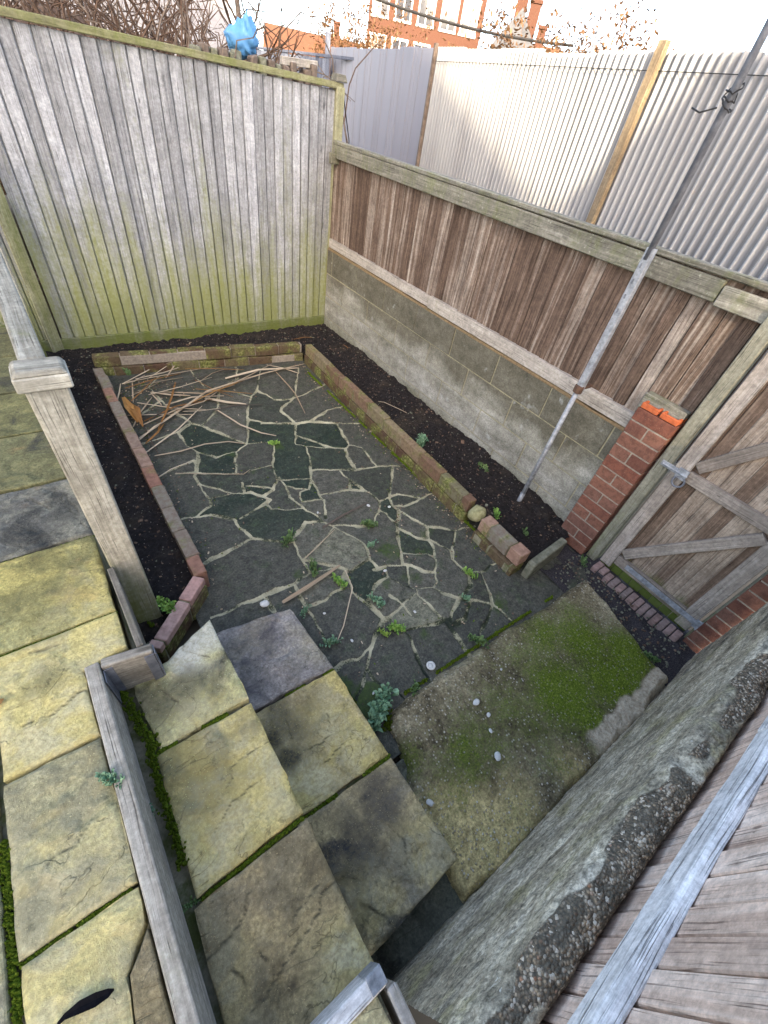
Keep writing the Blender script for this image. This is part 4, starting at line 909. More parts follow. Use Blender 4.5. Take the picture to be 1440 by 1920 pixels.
t = brick_pier('red brick gate pier with two broken hollow bricks on top', FX, FX + 0.10, 0.535, 0.745, 13, 0.0762, 0.0, False, ['brick', 'mortar'])
b = MB()
zt = 13 * 0.0762
for yc in (0.5875, 0.6925):     # the open frogs of the two top bricks: a rim round a hollow
    w2 = 0.092; L = 0.096; xc = FX + 0.05; rim = 0.014
    for dx, dy, sx, sy in ((-(L - rim) / 2, 0, rim, w2), ((L - rim) / 2, 0, rim, w2), (0, -(w2 - rim) / 2, L - 2 * rim, rim), (0, (w2 - rim) / 2, L - 2 * rim, rim)):
        b.box((xc + dx, yc + dy, zt + 0.014), (sx, sy, 0.03), mi=0)
    b.box((xc, yc, zt + 0.002), (L - 2 * rim, w2 - 2 * rim, 0.006), mi=1)
    for k in range(7):
        b.box((xc + random.uniform(-.03, .03), yc + random.uniform(-.028, .028), zt + 0.007), (random.uniform(.006, .02), random.uniform(.006, .016), 0.012), mi=random.choice((0, 1)))
b.build('broken_brick', ['brick_frog', 'brick_hollow'], t, bevel=0.003)
brick_pier('plain red brick pier by the gate hinge behind the concrete wall', FX, FX + 0.10, -0.37, -0.165, 18, 0.0762, -0.03, False, ['brick', 'mortar'])
b = MB(); b.box((XW - 0.005, 0.655, 1.00), (0.052, 0.225, 0.10), grain=1); tag(b.build('timber_block', 'rail', bevel=0.004), 'mossy timber block behind the top of the broken brick pier', 'timber')

# ---- gate
GX = 2.356
t = thing('garden_gate', 'weathered ledged and braced timber gate with a ring latch', 'gate', (GX, 0.15, 0.02))
b = MB(); y = -0.142
while y < 0.432:
    wd = min(random.choice((0.05, 0.06, 0.068)), 0.437 - y)
    b.box((GX + 0.028 + random.gauss(0, .0015), y + wd / 2, 0.80), (0.016, wd - 0.0025, 1.58), grain=2); y += wd
b.build('boards', 'gate', t, bevel=0.002)
fx = GX + 0.007
b = MB(); b.box((fx, 0.406, 0.80), (0.026, 0.070, 1.52), grain=2); b.build('stile', 'gate_frame', t, bevel=0.003)
b = MB(); b.box((fx, -0.105, 0.80), (0.026, 0.075, 1.52), grain=2); b.build('stile', 'gate_frame', t, bevel=0.003)
b = MB(); b.beam((fx, 0.369, 0.790), (fx, -0.066, 0.790), 0.026, 0.062); b.build('rail', 'gate_frame', t, bevel=0.003)
b = MB(); b.beam((fx, 0.369, 0.120), (fx, -0.066, 0.120), 0.026, 0.070); b.build('rail', 'gate_frame', t, bevel=0.003)
b = MB(); b.beam((fx, 0.369, 1.470), (fx, -0.066, 1.470), 0.026, 0.070); b.build('rail', 'gate_frame', t, bevel=0.003)
def brace(p, q, wd):
    b = MB(); b.beam(p, q, 0.026, wd, up=(0, 0, 1)); b.build('brace', 'gate_frame', t, bevel=0.003)
brace((fx - .001, 0.355, 0.850), (fx - .001, -0.055, 1.430), 0.060)
brace((fx - .001, 0.355, 0.178), (fx - .001, -0.055, 0.735), 0.060)
b = MB(); p = np.array((2.337, 0.30, 0.135)); q = np.array((2.337, -0.135, 0.135))
b.beam(p, q, 0.005, 0.034); b.box((2.336, -0.150, 0.135), (0.014, 0.03, 0.055))
b.tube([(2.334, -0.166, 0.10), (2.334, -0.166, 0.17)], 0.009)
for k in range(5): b.tube([(2.336, 0.27 - k * 0.08, 0.135), (2.330, 0.27 - k * 0.08, 0.135)], 0.006, 6)
b.build('strap_hinge', 'galv', t, bevel=0.001)
b = MB(); b.beam((2.333, 0.50, 0.797), (2.333, 0.372, 0.797), 0.008, 0.030); b.box((2.331, 0.388, 0.797), (0.012, 0.05, 0.055)); b.tube([(2.326, 0.49, 0.797), (2.326, 0.36, 0.797)], 0.007)
lt = b.build('latch', 'galv', t, bevel=0.001)
b = MB(); cpt = np.array((2.324, 0.378, 0.757)); ring = [cpt + np.array((0.006 * math.sin(a), 0.027 * math.cos(a), 0.027 * math.sin(a))) for a in np.linspace(0, 2 * math.pi, 25)]
b.tube(ring, 0.0055, 8, cap=False); b.build('ring_handle', 'blackmetal', lt, smooth=True)
b = MB(); b.box((GX + 0.012, 0.490, 0.78), (0.07, 0.062, 1.54), grain=2); tag(b.build('gate_post', 'jamb', bevel=0.004), 'greenish timber gate post between the broken pier and the gate', 'post')
b = MB(); b.box((GX + 0.012, -0.185, 0.74), (0.06, 0.055, 1.50), grain=2); tag(b.build('gate_post', 'jamb', bevel=0.004), 'pale timber gate post on the hinge side by the plain pier', 'post')
# row of small bricks under the gate
b = MB(); y = -0.15
while y < 0.40:
    wd = random.uniform(.036, .046); b.box((2.292 + random.gauss(0, .004) - 0.055 * (0.4 - y) * 0.25, y + wd / 2, 0.016 + random.gauss(0, .003)), (0.075 + random.gauss(0, .006), wd - 0.006, 0.05), mi=0); y += wd
b.box((2.285, 0.12, 0.005), (0.06, 0.55, 0.05), mi=1)
tag(b.build('brick_threshold', ['brick_threshold', 'gravel'], bevel=0.004), 'row of dusty pink bricks on edge under the gate', 'threshold')

# ---- brick edgings of the beds
def brick_run(name, label, p0, p1, width, courses, mats, L=0.215, wob=0.004, mi0=0, tilt=0.02):
    p0 = np.array(p0, float); p1 = np.array(p1, float); d = p1 - p0; tot = np.linalg.norm(d); d /= tot; nrm = np.array((-d[1], d[0]))
    b = MB()
    for ci, (z0, z1, w_, off) in enumerate(courses):
        a = -random.uniform(0.0, 0.5) * L
        while a < tot:
            a0, a1 = max(0, a), min(tot, a + L)
            if a1 - a0 > 0.03:
                c = p0 + d * (a0 + a1) / 2 + nrm * (off + random.gauss(0, wob)); tw = random.gauss(0, tilt)
                dd = d * math.cos(tw) + nrm * math.sin(tw); nn = np.array((-dd[1], dd[0]))
                b.box((c[0], c[1], (z0 + z1) / 2 + random.gauss(0, .0025)), (a1 - a0 - 0.006, w_ + random.gauss(0, .002), z1 - z0 - 0.004),
                      ((dd[0], dd[1], random.gauss(0, tilt * .4)), (nn[0], nn[1], random.gauss(0, tilt * .5)), (0, 0, 1)), 0, mi0 if ci == len(courses) - 1 else min(1, len(mats) - 2))
            a += L
        c = (p0 + p1) / 2 + nrm * off
        b.box((c[0], c[1], (z0 + z1) / 2 - 0.006), (tot - 0.03, w_ - 0.012, z1 - z0 - 0.006), ((d[0], d[1], 0), (nrm[0], nrm[1], 0), (0, 0, 1)), 0, len(mats) - 1)
    return tag(b.build(name, mats, bevel=0.006, seg=2), label, 'edging', 'brick edgings of the raised beds')
brick_run('brick_edging', 'long mossy brick edging in front of the block wall bed', (1.862, 3.50), (1.812, 1.13), 0.08, ((-0.02, 0.085, 0.088, 0.006), (0.087, 0.186, 0.064, 0.0)), ['brick_old', 'brick_moss', 'mortar_moss'], L=0.235, wob=.003, tilt=.008)
brick_run('brick_edging', 'short end of pink and mossy bricks next to the rock', (1.80, 1.005), (1.80, 0.655), 0.10, ((-0.02, 0.072, 0.115, -0.015), (0.074, 0.170, 0.085, 0.0)), ['brick_edge_pink', 'brick_moss', 'mortar_moss'], L=0.17, wob=.004)
brick_run('brick_edging', 'narrow weathered brick edging of the left bed behind the newel post', (0.140, 3.66), (0.188, 1.40), 0.066, ((-0.03, 0.128, 0.066, 0.0),), ['brick_edge_pink', 'brick_old', 'mortar_moss'], L=0.20, wob=.0022, tilt=.007)
brick_run('brick_edging', 'slanting pink brick edging by the middle step', (0.178, 1.385), (-0.10, 1.115), 0.058, ((-0.03, 0.078, 0.054, 0.0), (0.080, 0.130, 0.058, 0.0)), ['brick_pale_pink', 'brick_moss', 'mortar_moss'], L=0.205, wob=.002, tilt=.008)
brick_run('brick_edging', 'mossy green brick edging under the tall silver fence', (0.13, 3.795), (1.845, 3.592), 0.08, ((-0.03, 0.074, 0.086, -0.003), (0.080, 0.165, 0.078, 0.0)), ['brick_moss', 'brick_moss', 'mortar'], L=0.215, wob=.006, tilt=.02)
b = MB(); b.box((1.995, 0.625, 0.06), (0.37, 0.048, 0.135), (( math.cos(.08), math.sin(.08), 0), (-math.sin(.08), math.cos(.08), 0), (0, 0, 1)), 0)
tag(b.build('kerb_stone', 'stone_edge', bevel=0.010, seg=2), 'mossy stone kerb closing the end of the bed by the broken pier', 'kerb')
def rock(label, c, r, mat, seed, sq=(1, 1, .7)):
    bm = bmesh.new(); bmesh.ops.create_icosphere(bm, subdivisions=3, radius=1)
    for v in bm.verts:
        q = v.co; k = 0.72 + 0.5 * fbm(np.array([q.x * 1.4 + seed + q.z]), np.array([q.y * 1.4 - q.z * .7]), 3, seed)[0]
        v.co = Vector((q.x * sq[0], q.y * sq[1], q.z * sq[2])) * r * k
    me = bpy.data.meshes.new('rock'); bm.to_mesh(me); bm.free(); me.materials.append(MAT[mat])
    o = bpy.data.objects.new('rock', me); COL.objects.link(o); o.location = c
    return o
tag(rock('', (1.80, 1.065, 0.135), 0.062, 'rock', 3, (1, .9, .9)), 'round mossy rock set between the two lengths of brick edging', 'rock')

# ---- concrete retaining wall on the near side
xsr = np.arange(0.172, 2.30, 0.0075)
prof = [(-0.252, -0.06), (-0.250, 0.10), (-0.250, 0.30), (-0.250, 0.5), (-0.250, 0.70), (-0.250, 0.815), (-0.254, 0.838), (-0.266, 0.851), (-0.29, 0.853), (-0.316, 0.850), (-0.325, 0.838), (-0.328, 0.80), (-0.328, 0.55)]
pl = []; par = []
cum = 0
for (y0, z0), (y1, z1) in zip(prof, prof[1:]):
    L = math.hypot(y1 - y0, z1 - z0); k = max(1, int(L / 0.0075))
    for q in range(k): pl.append((y0 + (y1 - y0) * q / k, z0 + (z1 - z0) * q / k)); par.append(cum + L * q / k)
    cum += L
pl.append(prof[-1]); par.append(cum); pl = np.array(pl); par = np.array(par)
XX, UU = np.meshgrid(xsr, par); YY = np.repeat(pl[:, :1], len(xsr), 1); ZZ = np.repeat(pl[:, 1:], len(xsr), 1)
topm = np.clip((ZZ - 0.79) / 0.05, 0, 1); facem = 1 - np.clip((ZZ - 0.8) / 0.05, 0, 1)
big = fbm(XX * 5, UU * 5, 3, 81) - 0.5; mid = fbm(XX * 22, UU * 22, 3, 82) - 0.5; fin = fbm(XX * 95, UU * 95, 2, 83) - 0.5
lump = fbm(XX * 4.2, UU * 0.4, 3, 84) - 0.5
YY = YY + facem * (0.010 * big + 0.006 * mid + 0.0045 * fin + 0.005 * (fbm(XX * 2.2, ZZ * 13, 3, 85) - .5)) + topm * (0.028 * lump * 2 + 0.012 * mid) * (YY > -0.30)
ZZ = ZZ + topm * (0.045 * lump + 0.020 * mid + 0.012 * fin)
# broken bites out of the top arris
bite = np.clip((fbm(XX * 7.5, UU * 0.6, 2, 88) - 0.60) / 0.08, 0, 1) * topm * np.clip((YY + 0.30) / 0.03, 0, 1)
ZZ -= 0.022 * bite
agg = np.clip((UU - (0.895 + 0.10 * (fbm(XX * 9, UU * 9, 3, 86) - 0.5) + 0.06 * lump)) / 0.035, 0, 1) * (1 - 0.75 * np.clip((fbm(XX * 4 + 3, UU * 7, 3, 87) - .56) / .06, 0, 1))
ow = gridmesh('retaining_wall', None, None, ZZ, 'retain', dict(agg=agg), X=XX, Y=YY)
tag(ow, 'rough concrete retaining wall with a crumbling pebbly top', 'wall')

# ---- near fence standing behind the retaining wall
YN = -0.331
t = thing('board_fence', 'tan board fence with a silvered rail behind the pebbly concrete wall', 'fence', (1.2, YN, 0.5))
b = MB(); x = -0.301
while x < 2.60:
    wd = 0.0612 + random.uniform(-.003, .003); a = rad(3.5 + random.uniform(-1, 1))
    ax = (np.array((math.cos(a), math.sin(a), 0)), np.array((-math.sin(a), math.cos(a), 0)), np.array((random.gauss(0, .002), 0, 1)))
    b.box((x + wd / 2, YN - 0.012 + random.gauss(0, .001), 0.98), (wd - .0065, 0.016, 0.88), ax, 2)
    b.box((x + wd, YN - 0.021, 0.98), (0.03, 0.008, 0.88), None, 2, mi=1); x += wd
b.build('boards', ['nearboard', 'brown'], t, bevel=0.0025)
def arris(x0, x1, dy, r):
    b = MB(); N = 40; pr = None
    sec = [(-0.308, 0.978), (-0.3085, 1.030), (-0.315, 1.043), (-0.3345, 1.046), (-0.3345, 0.970), (-0.315, 0.968)]
    for i in range(N + 1):
        x = x0 + (x1 - x0) * i / N; i0 = len(b.v)
        for k, (y, z) in enumerate(sec):
            wv = 0.0025 * (vnoise(np.array([x * 9 + k * 7]), np.array([k * 1.7 + r * 9]), 4)[0] - .5) * 2
            nt_ = 0.010 * math.exp(-((x - x0) / 0.018) ** 2) if k in (3,) and r > .5 else 0
            b.v.append((x, y + dy + wv - 0.0, z + wv - nt_))
        if pr is not None:
            for k in range(6):
                k2 = (k + 1) % 6; u0 = k * 0.03; b.face((pr + k, i0 + k, i0 + k2, pr + k2), [(u0, x - 0.04), (u0, x), (u0 + .03, x), (u0 + .03, x - 0.04)], 0, r)
        pr = i0
    b.face([0, 1, 2, 3, 4, 5]); b.face([pr + k for k in range(6)][::-1])
    b.build('arris_rail', 'arris', t, bevel=0.004, seg=2)
arris(-0.28, 1.045, 0.0, 0.35); arris(1.050, 2.58, 0.002, 0.8)

# ---- steel pole in the bed
p0 = atz(970, 940, 0.07); px_, py_ = 2.224, 1.045
t = thing('steel_pole', 'tall galvanised steel pole standing in the soil against the block wall', 'pole', (px_, py_, 0.03))
b = MB(); b.tube([(px_, py_ + .01, 0.0), (px_, py_, 0.95)], 0.0140, 14); b.build('lower_tube', 'galv', t, smooth=True)
b = MB(); b.tube([(px_, py_ + .01, 0.05), (px_, py_ + .009, 0.16)], 0.0160, 14); b.build('base_collar', 'galv', t, smooth=True)
b = MB()
b.box((px_, py_, 1.285), (0.012, 0.036, 0.68)); b.box((px_ + .012, py_ + .016, 1.285), (0.03, 0.005, 0.68)); b.box((px_ + .012, py_ - .016, 1.285), (0.03, 0.006, 0.68))
for k in range(4): b.box((px_ - 0.0065, py_ + .004, 1.36 + k * 0.065), (0.003, 0.008, 0.02), mi=1)
b.build('channel', ['galv', 'blackmetal'], t, bevel=0.002)
b = MB(); b.tube([(px_, py_, 0.925), (px_, py_, 0.965)], 0.025, 14); b.box((px_ + 0.06, py_, 0.945), (0.12, 0.022, 0.016)); b.build('bracket', 'rust', t, bevel=0.002)
b = MB(); b.tube([(px_ + .004, py_, 1.58), (px_ + .004, py_ - .01, 3.4)], 0.0140, 14); b.build('upper_tube', 'blackmetal', t, smooth=True)
b = MB()
for k in range(3):
    zc = 2.08 + k * 0.022; pts = []
    for a in np.linspace(0, 2 * math.pi, 15):
        rr = 0.018 + 0.009 * random.random(); pts.append((px_ + rr * math.cos(a), py_ + rr * math.sin(a) - .004, zc + 0.012 * math.sin(a + k) + random.gauss(0, .003)))
    b.tube(pts, 0.0026, 5)
b.tube([(px_ - .03, py_ + .01, 2.07), (px_ - .06, py_ + .05, 2.05), (px_ - .05, py_ + .09, 2.06)], 0.003, 5)
b.build('wire_coil', 'cable', t, smooth=True)

# ---- newel post, handrail
t = thing('newel_post', 'pale weathered newel post with a square cap and handrail', 'post', (-0.08, 1.34, 0.05))
b = MB(); b.box((-0.079, 1.335, 0.64), (0.097, 0.082, 1.20), grain=2); b.build('post', 'newel', t, bevel=0.005)
b = MB(); b.box((-0.079, 1.329, 1.2505), (0.124, 0.092, 0.040), grain=0); b.box((-0.079, 1.329, 1.2775), (0.122, 0.090, 0.014), grain=0, taper=0.84); b.build('post_cap', 'newel', t, bevel=0.004)
b = MB(); b.beam((-0.086, 1.366, 1.262), (-0.195, 4.05, 1.262), 0.062, 0.044); b.build('handrail', 'newel', t, bevel=0.007, seg=2)
b = MB(); b.box((-0.19, 4.02, 0.66), (0.08, 0.08, 1.16), grain=2); b.build('post', 'newel', t, bevel=0.005)

# ---- timber edgings of the terrace
t = thing('timber_edging', 'long weathered timber edging with an L corner between terrace and middle step', 'edging', (-0.25, 0.5, 0.3))
b = MB(); b.beam((-0.252, 0.915, 0.405), (-0.226, -0.165, 0.405), 0.040, 0.200); b.build('long_board', 'sleeper', t, bevel=0.005, seg=2)
b = MB(); b.beam((-0.228, 0.906, 0.405), (-0.082, 0.886, 0.405), 0.034, 0.196); b.build('return_board', 'sleeper', t, bevel=0.004)
b = MB(); b.beam((-0.112, 0.910, 0.42), (-0.128, 1.285, 0.42), 0.022, 0.165); b.build('side_board', 'sleeper', t, bevel=0.003)
b = MB(); b.box((-0.098, 0.8675, 0.405), (0.030, 0.004, 0.17)); b.box((-0.0795, 0.884, 0.405), (0.004, 0.036, 0.17)); b.build('corner_bracket', 'blackmetal', t, bevel=0.001)
b = MB(); b.box((-0.214, 0.884, 0.405), (0.024, 0.004, 0.17)); b.box((-0.2265, 0.862, 0.405), (0.004, 0.045, 0.17)); b.build('corner_bracket', 'blackmetal', t, bevel=0.001)
c = atz(728, 1843, Z_TOP); t = thing('timber_edging', 'timber edging at the landing corner with a steel bracket on its end', 'edging', (c[0] - .02, c[1], 0.3))
b = MB(); b.beam((c[0] - 0.002, c[1] + 0.016, 0.405), (-0.226, c[1] + 0.016, 0.405), 0.034, 0.190); b.build('front_board', 'arris', t, bevel=0.005, seg=2)
b = MB(); b.beam((c[0] + 0.004, c[1] - 0.008, 0.40), (c[0] + 0.004, c[1] - 0.42, 0.40), 0.026, 0.190); b.build('side_board', 'sole', t, bevel=0.004)
b = MB(); b.box((c[0] - 0.020, c[1] + 0.035, 0.43), (0.040, 0.004, 0.145)); b.box((c[0] - 0.020, c[1] + 0.018, 0.5025), (0.040, 0.032, 0.004)); b.build('corner_bracket', 'galv', t, bevel=0.001)
# ---- weeds
def weed(label, px, py, z, r, nl, mat, h=0.7, group=None, seedl=0.5):
    c = atz(px, py, z); b = MB(); r = r * 1.02; dirw = random.uniform(0, 3.14)
    for k in range(int(nl * 2.6)):
        a = random.uniform(0, 6.283); L = r * random.uniform(0.18, 0.5); a2 = random.uniform(0, 6.283); t_ = max(-1.1, min(1.1, random.gauss(0, .5))) * r; n_ = random.gauss(0, .16) * r; o = c[:2] + np.array((math.cos(dirw) * t_ - math.sin(dirw) * n_, math.sin(dirw) * t_ + math.cos(dirw) * n_))
        hh = h * r * random.uniform(0.3, 1.2); wd = L * random.uniform(seedl * .7, seedl * 1.3); pts = []
        for q in np.linspace(0, 1, 5): pts.append((o[0] + math.cos(a) * L * q, o[1] + math.sin(a) * L * q, z - 0.004 + hh * math.sin(q * 2.2)))
        b.strip(pts, [wd * x for x in (.25, .85, 1.0, .7, .08)], curl=0.25)
    return tag(b.build('weed', mat), label, 'weed', group)
WEEDS = [
 (742,1180,.01,.050,26,'leaf','bright green leafy weed in the paving near the middle slabs'),
 (720,1188,.01,.034,16,'leaf_lime','lime green rosette beside the brightest paving weed'),
 (712,1330,.02,.085,60,'leaf_blue','large bluish green weed clump between the steps and the concrete pad'),
 (700,1366,.02,.045,24,'leaf_blue','small bluish weed hugging the yellow slab of the lowest step'),
 (880,1076,.01,.045,20,'leaf','pale green weed in front of the end of the long brick edging'),
 (872,1122,.01,.035,14,'leaf_blue','blue green weed in the joint beside a rounded grey stone'),
 (636,1092,.01,.045,26,'leaf','green weed under the long pale leaf blade'),
 (588,1066,.01,.055,24,'leaf_dull','dull green weed by the light square paving stone'),
 (541,1010,.01,.055,24,'leaf_dull','dark green weed in the middle of the paving'),
 (692,985,.01,.050,22,'leaf_dull','spreading weed at the tip of a pale joint'),
 (697,1022,.01,.035,14,'leaf_blue','small weed at the corner of the light paving stone'),
 (705,1128,.01,.050,20,'leaf_blue','straggly weed above a purple paving stone'),
 (620,1204,.01,.045,20,'leaf_blue','weed at the corner of the purple step slab'),
 (572,1146,.01,.035,16,'leaf_blue','weed sprouting beside the far corner of the lowest step'),
 (896,1204,.03,.050,20,'leaf_dull','thin weed along the edge of the concrete pad'),
 (778,1292,.02,.035,16,'leaf_dull','small pale weed at the corner of the concrete pad'),
 (515,832,.01,.040,18,'leaf','weed in a joint near the heap of dead stalks'),
 (790,832,.10,.075,34,'leaf_blue','grey green weed in the soil bed halfway along the block wall'),
 (905,880,.09,.055,22,'leaf_dull','dark weed in the bed below the block wall'),
 (960,880,.09,.050,20,'leaf_dull','dull weed at the foot of the block wall'),
 (930,965,.10,.045,18,'leaf','small green weed beside the mossy rock in the bed'),
 (985,1000,.10,.035,14,'leaf_dull','tiny weed near the foot of the steel pole'),
 (207,1460,.505,.030,30,'leaf_blue','green weed on the terrace side of the long timber edging'),
 (277,1520,.325,.030,26,'leaf_blue','green weed on the step side of the long timber edging'),
 (398,1652,.30,.020,16,'leaf_dull','small weed in the dark joint of the middle step'),
 (362,1692,.30,.022,16,'leaf_dull','small weed in the joint close to the long timber edging'),
 (1216,1232,.02,.045,20,'leaf_dull','ragged weed in the grit beside the plain pier'),
 (1092,1052,.03,.045,18,'leaf_dull','weed at the foot of the greenish gate post'),
 (318,1143,.10,.055,30,'leaf','fresh green weed at the foot of the newel post'),
 (240,700,.09,.045,16,'leaf_dull','dark weed in the corner behind the dead stalks'),
]
for px, py, z, r, nl, mt, lb in WEEDS: weed(lb, px, py, z, r, nl, mt)

# ---- dead stalks and leaf blades on the paving
STALKS = [
 ([(236,717),(300,705),(390,689)], .010, 'straw', .03), ([(246,742),(270,731),(298,717)], .009, 'straw', .03),
 ([(262,822),(318,783),(390,733),(496,700),(571,682)], .020, 'straw', .05), ([(423,710),(485,694),(560,690)], .030, 'straw', .04),
 ([(268,797),(329,769),(382,753),(420,725)], .013, 'straw', .06), ([(384,747),(425,755),(462,758)], .032, 'straw', .02), ([(282,736),(320,741),(357,742)], .024, 'straw', .03),
 ([(265,855),(334,805),(379,761)], .012, 'straw', .035), ([(290,855),(340,846),(384,833),(429,828),(459,832)], .013, 'straw', .03),
 ([(407,769),(451,797),(490,812),(518,817)], .015, 'straw', .03), ([(516,696),(540,722),(554,739),(572,775)], .011, 'straw', .02),
 ([(329,717),(322,745),(312,772),(296,806)], .016, 'straw_red', .07), ([(248,714),(249,735),(250,755)], .010, 'straw', .05), ([(226,739),(245,752),(265,772)], .009, 'straw_dark', .05),
 ([(262,825),(290,800),(312,788)], .014, 'straw', .06), ([(273,832),(295,812),(308,794)], .016, 'straw_red', .05), ([(220,752),(224,735),(226,719)], .010, 'straw', .06),
 ([(282,736),(295,750),(303,760)], .012, 'straw', .03), ([(530,1130),(580,1099),(638,1060)], .024, 'straw', .02), ([(647,1069),(661,1102),(644,1174),(632,1203)], .006, 'straw', .012),
 ([(605,990),(640,968),(690,942)], .014, 'straw_dark', .015), ([(690,750),(720,754),(755,770),(784,786)], .007, 'straw', .16), ([(329,887),(410,889),(457,889),(469,880)], .006, 'straw', .02),
 ([(619,631),(650,650),(666,674)], .008, 'straw_red', .12), ([(540,638),(572,632),(604,634)], .009, 'straw_red', .13), ([(270,790),(330,762),(400,748)], .012, 'straw_red', .05),
 ([(300,735),(380,738),(440,722)], .016, 'straw', .06), ([(330,770),(400,735),(470,708)], .011, 'straw_red', .07), ([(250,800),(262,775),(285,745)], .012, 'straw', .05),
 ([(572,1047),(600,1020),(628,992)], .007, 'straw', .012), ([(286,902),(320,880),(362,863)], .007, 'straw', .014), ([(400,770),(440,760),(492,759)], .012, 'straw_dark', .03),
 ([(296,850),(280,820),(266,790)], .011, 'straw_dark', .03), ([(310,760),(360,745),(420,742)], .018, 'straw', .05), ([(560,700),(530,690),(500,684)], .012, 'straw', .02),
]
for k in range(26):
    x = random.uniform(225, 420); y = random.uniform(700, 800) - (x - 225) * .15; L = random.uniform(40, 130); a = random.gauss(-.38, .35)
    STALKS.append(([(x, y), (x + L * .5 * math.cos(a), y + L * .5 * math.sin(a) + random.uniform(-4, 4)), (x + L * math.cos(a), y + L * math.sin(a))], random.uniform(.006, .013), random.choice(('straw', 'straw', 'straw', 'straw_red', 'straw_dark')), random.uniform(.02, .08)))
for k, (pl_, wd, mt, z) in enumerate(STALKS):
    pts = [atz(a, c, max(0.012, z * (1 - abs(2 * i / (len(pl_) - 1) - 1) * 0.7))) for i, (a, c) in enumerate(pl_)]
    P = []
    for i in range(len(pts) - 1):
        for q in range(4): P.append(pts[i] + (pts[i + 1] - pts[i]) * q / 4)
    P.append(pts[-1]); n = len(P)
    wds = [wd * (0.35 + 0.65 * math.sin(math.pi * min(1, 0.15 + 0.85 * i / (n - 1))) ** 0.6) for i in range(n)]
    b = MB(); b.strip(P, wds, curl=0.35); o = b.build('dead_stalk', mt)
    special = {18: 'single pale leaf blade lying by the far corner of the lowest step', 19: 'thin bent stalk lying across a purple paving stone', 20: 'dark stick lying in the middle of the paving', 10: 'lone curved stalk lying near the far end of the long brick edging', 21: 'thin arching stem over the soil of the right bed', 22: 'thin dark edged stem lying flat on the mossy stones', 23: 'brown stem on the soil in the corner by the block wall', 24: 'brown stem on the soil under the tall fence'}
    tag(o, special.get(k, {'straw': 'pale dry stalk in the heap in the corner of the paving', 'straw_red': 'russet dry stalk in the heap in the corner of the paving', 'straw_dark': 'dark dry stalk in the heap in the corner of the paving'}[mt]), 'stalk', None if k in special else {'straw': 'pale stalks of the heap', 'straw_red': 'russet stalks of the heap', 'straw_dark': 'dark stalks of the heap'}[mt])
for lb, pl_ in (('broad orange brown dead leaf in the corner of the paving', [(231, 745), (243, 765), (258, 792)]), ('curled brown dead leaf beside the broad orange one', [(240, 755), (255, 770), (268, 800)])):
    b = MB(); b.strip([atz(a, c, z) for (a, c), z in zip(pl_, (.05, .08, .03))], [.02, .06, .01], curl=.5); tag(b.build('dead_leaf', 'straw_red'), lb, 'leaf')

# ---- crumbs of leaf, bark and moss lying on the paving
lb_ = MB(); zi = lambda x, y: float(Z[min(ny - 1, max(0, int((y - ys[0]) / 0.0065))), min(nx - 1, max(0, int((x - xs[0]) / 0.0065)))])
for k in range(1500):
    u_ = random.random()
    if u_ < .30: x = 1.79 - abs(random.gauss(0, .05)); y = random.uniform(.7, 3.5)
    elif u_ < .55: x = .22 + abs(random.gauss(0, .35)); y = 3.62 - abs(random.gauss(0, .38))
    elif u_ < .65: x = .21 + abs(random.gauss(0, .05)); y = random.uniform(1.4, 3.6)
    else:
        pl_ = random.choice(JOINTS); q = random.randrange(len(pl_) - 1); f_ = random.random()
        c = atz(pl_[q][0] + (pl_[q + 1][0] - pl_[q][0]) * f_, pl_[q][1] + (pl_[q + 1][1] - pl_[q][1]) * f_, 0); x = c[0] + random.gauss(0, .03); y = c[1] + random.gauss(0, .03)
    if not (.2 < x < 1.8 and .45 < y < 3.6): continue
    a = random.uniform(0, 6.3); L = random.uniform(.004, .014); t_ = random.uniform(-.35, .35); u = np.array((math.cos(a), math.sin(a), t_)); u /= np.linalg.norm(u); v = np.cross(u, (0, 0, 1)); v /= np.linalg.norm(v)
    lb_.box((x, y, zi(x, y) + .004), (L, L * random.uniform(.25, .6), .0025), (u, v, np.cross(u, v)), 0, random.choice((0, 0, 1, 2)))
tag(lb_.build('leaf_litter', ['litter', 'straw', 'moss']), 'crumbs of leaf, straw and moss scattered on the paving', None, None, 'stuff')

# ---- white chips, pebbles, feather
c = atz(808, 1248, 0.012); b = MB()
b.tube([c + np.array((0.017 * math.cos(a), 0.017 * math.sin(a), 0)) for a in np.linspace(0, 6.283, 21)], 0.006, 8, cap=False); b.tube([c - (0, 0, .004), c + (0, 0, .002)], 0.015, 14)
tag(b.build('plastic_ring', 'white', smooth=True), 'round white plastic ring lying on a paving stone by the pad', 'ring')
PEB = [(893, 1317, .045, .016, 'white squarish chip on the grey part of the concrete pad'), (933, 1418, .045, .017, 'white rounded pebble near the middle of the concrete pad'), (806, 1505, .045, .013, 'white chip at the edge of the lowest step slab'),
       (496, 1132, .01, .022, 'pale green stone at the far edge of the lowest step'), (596, 1011 - 50, .006, .008, 'tiny white pebble among the mossy stones'), (691, 948, .006, .011, 'pale pebble on a light paving stone'), (730, 950, .006, .010, 'white pebble at a joint near the brick edging'),
       (700, 1330 - 30, .01, .006, 'small pale grit stone by the bluish weed'), (660, 1201, .006, .008, 'white speck of stone on the purple paving stone'), (722, 1070, .008, .010, 'white pebble in the joint above the mossy stones'), (916, 1340, .045, .010, 'small grey chip on the mossy concrete pad'), (778, 1147, .006, .008, 'tiny pale pebble near the bright weed'), (608, 1150, .006, .007, 'tiny white grit stone right of the step corner'), (940, 1255, .045, .006, 'tiny pale grit stone on the green moss'), (920, 1370, .045, .009, 'pale grit stone near the middle of the pad')]
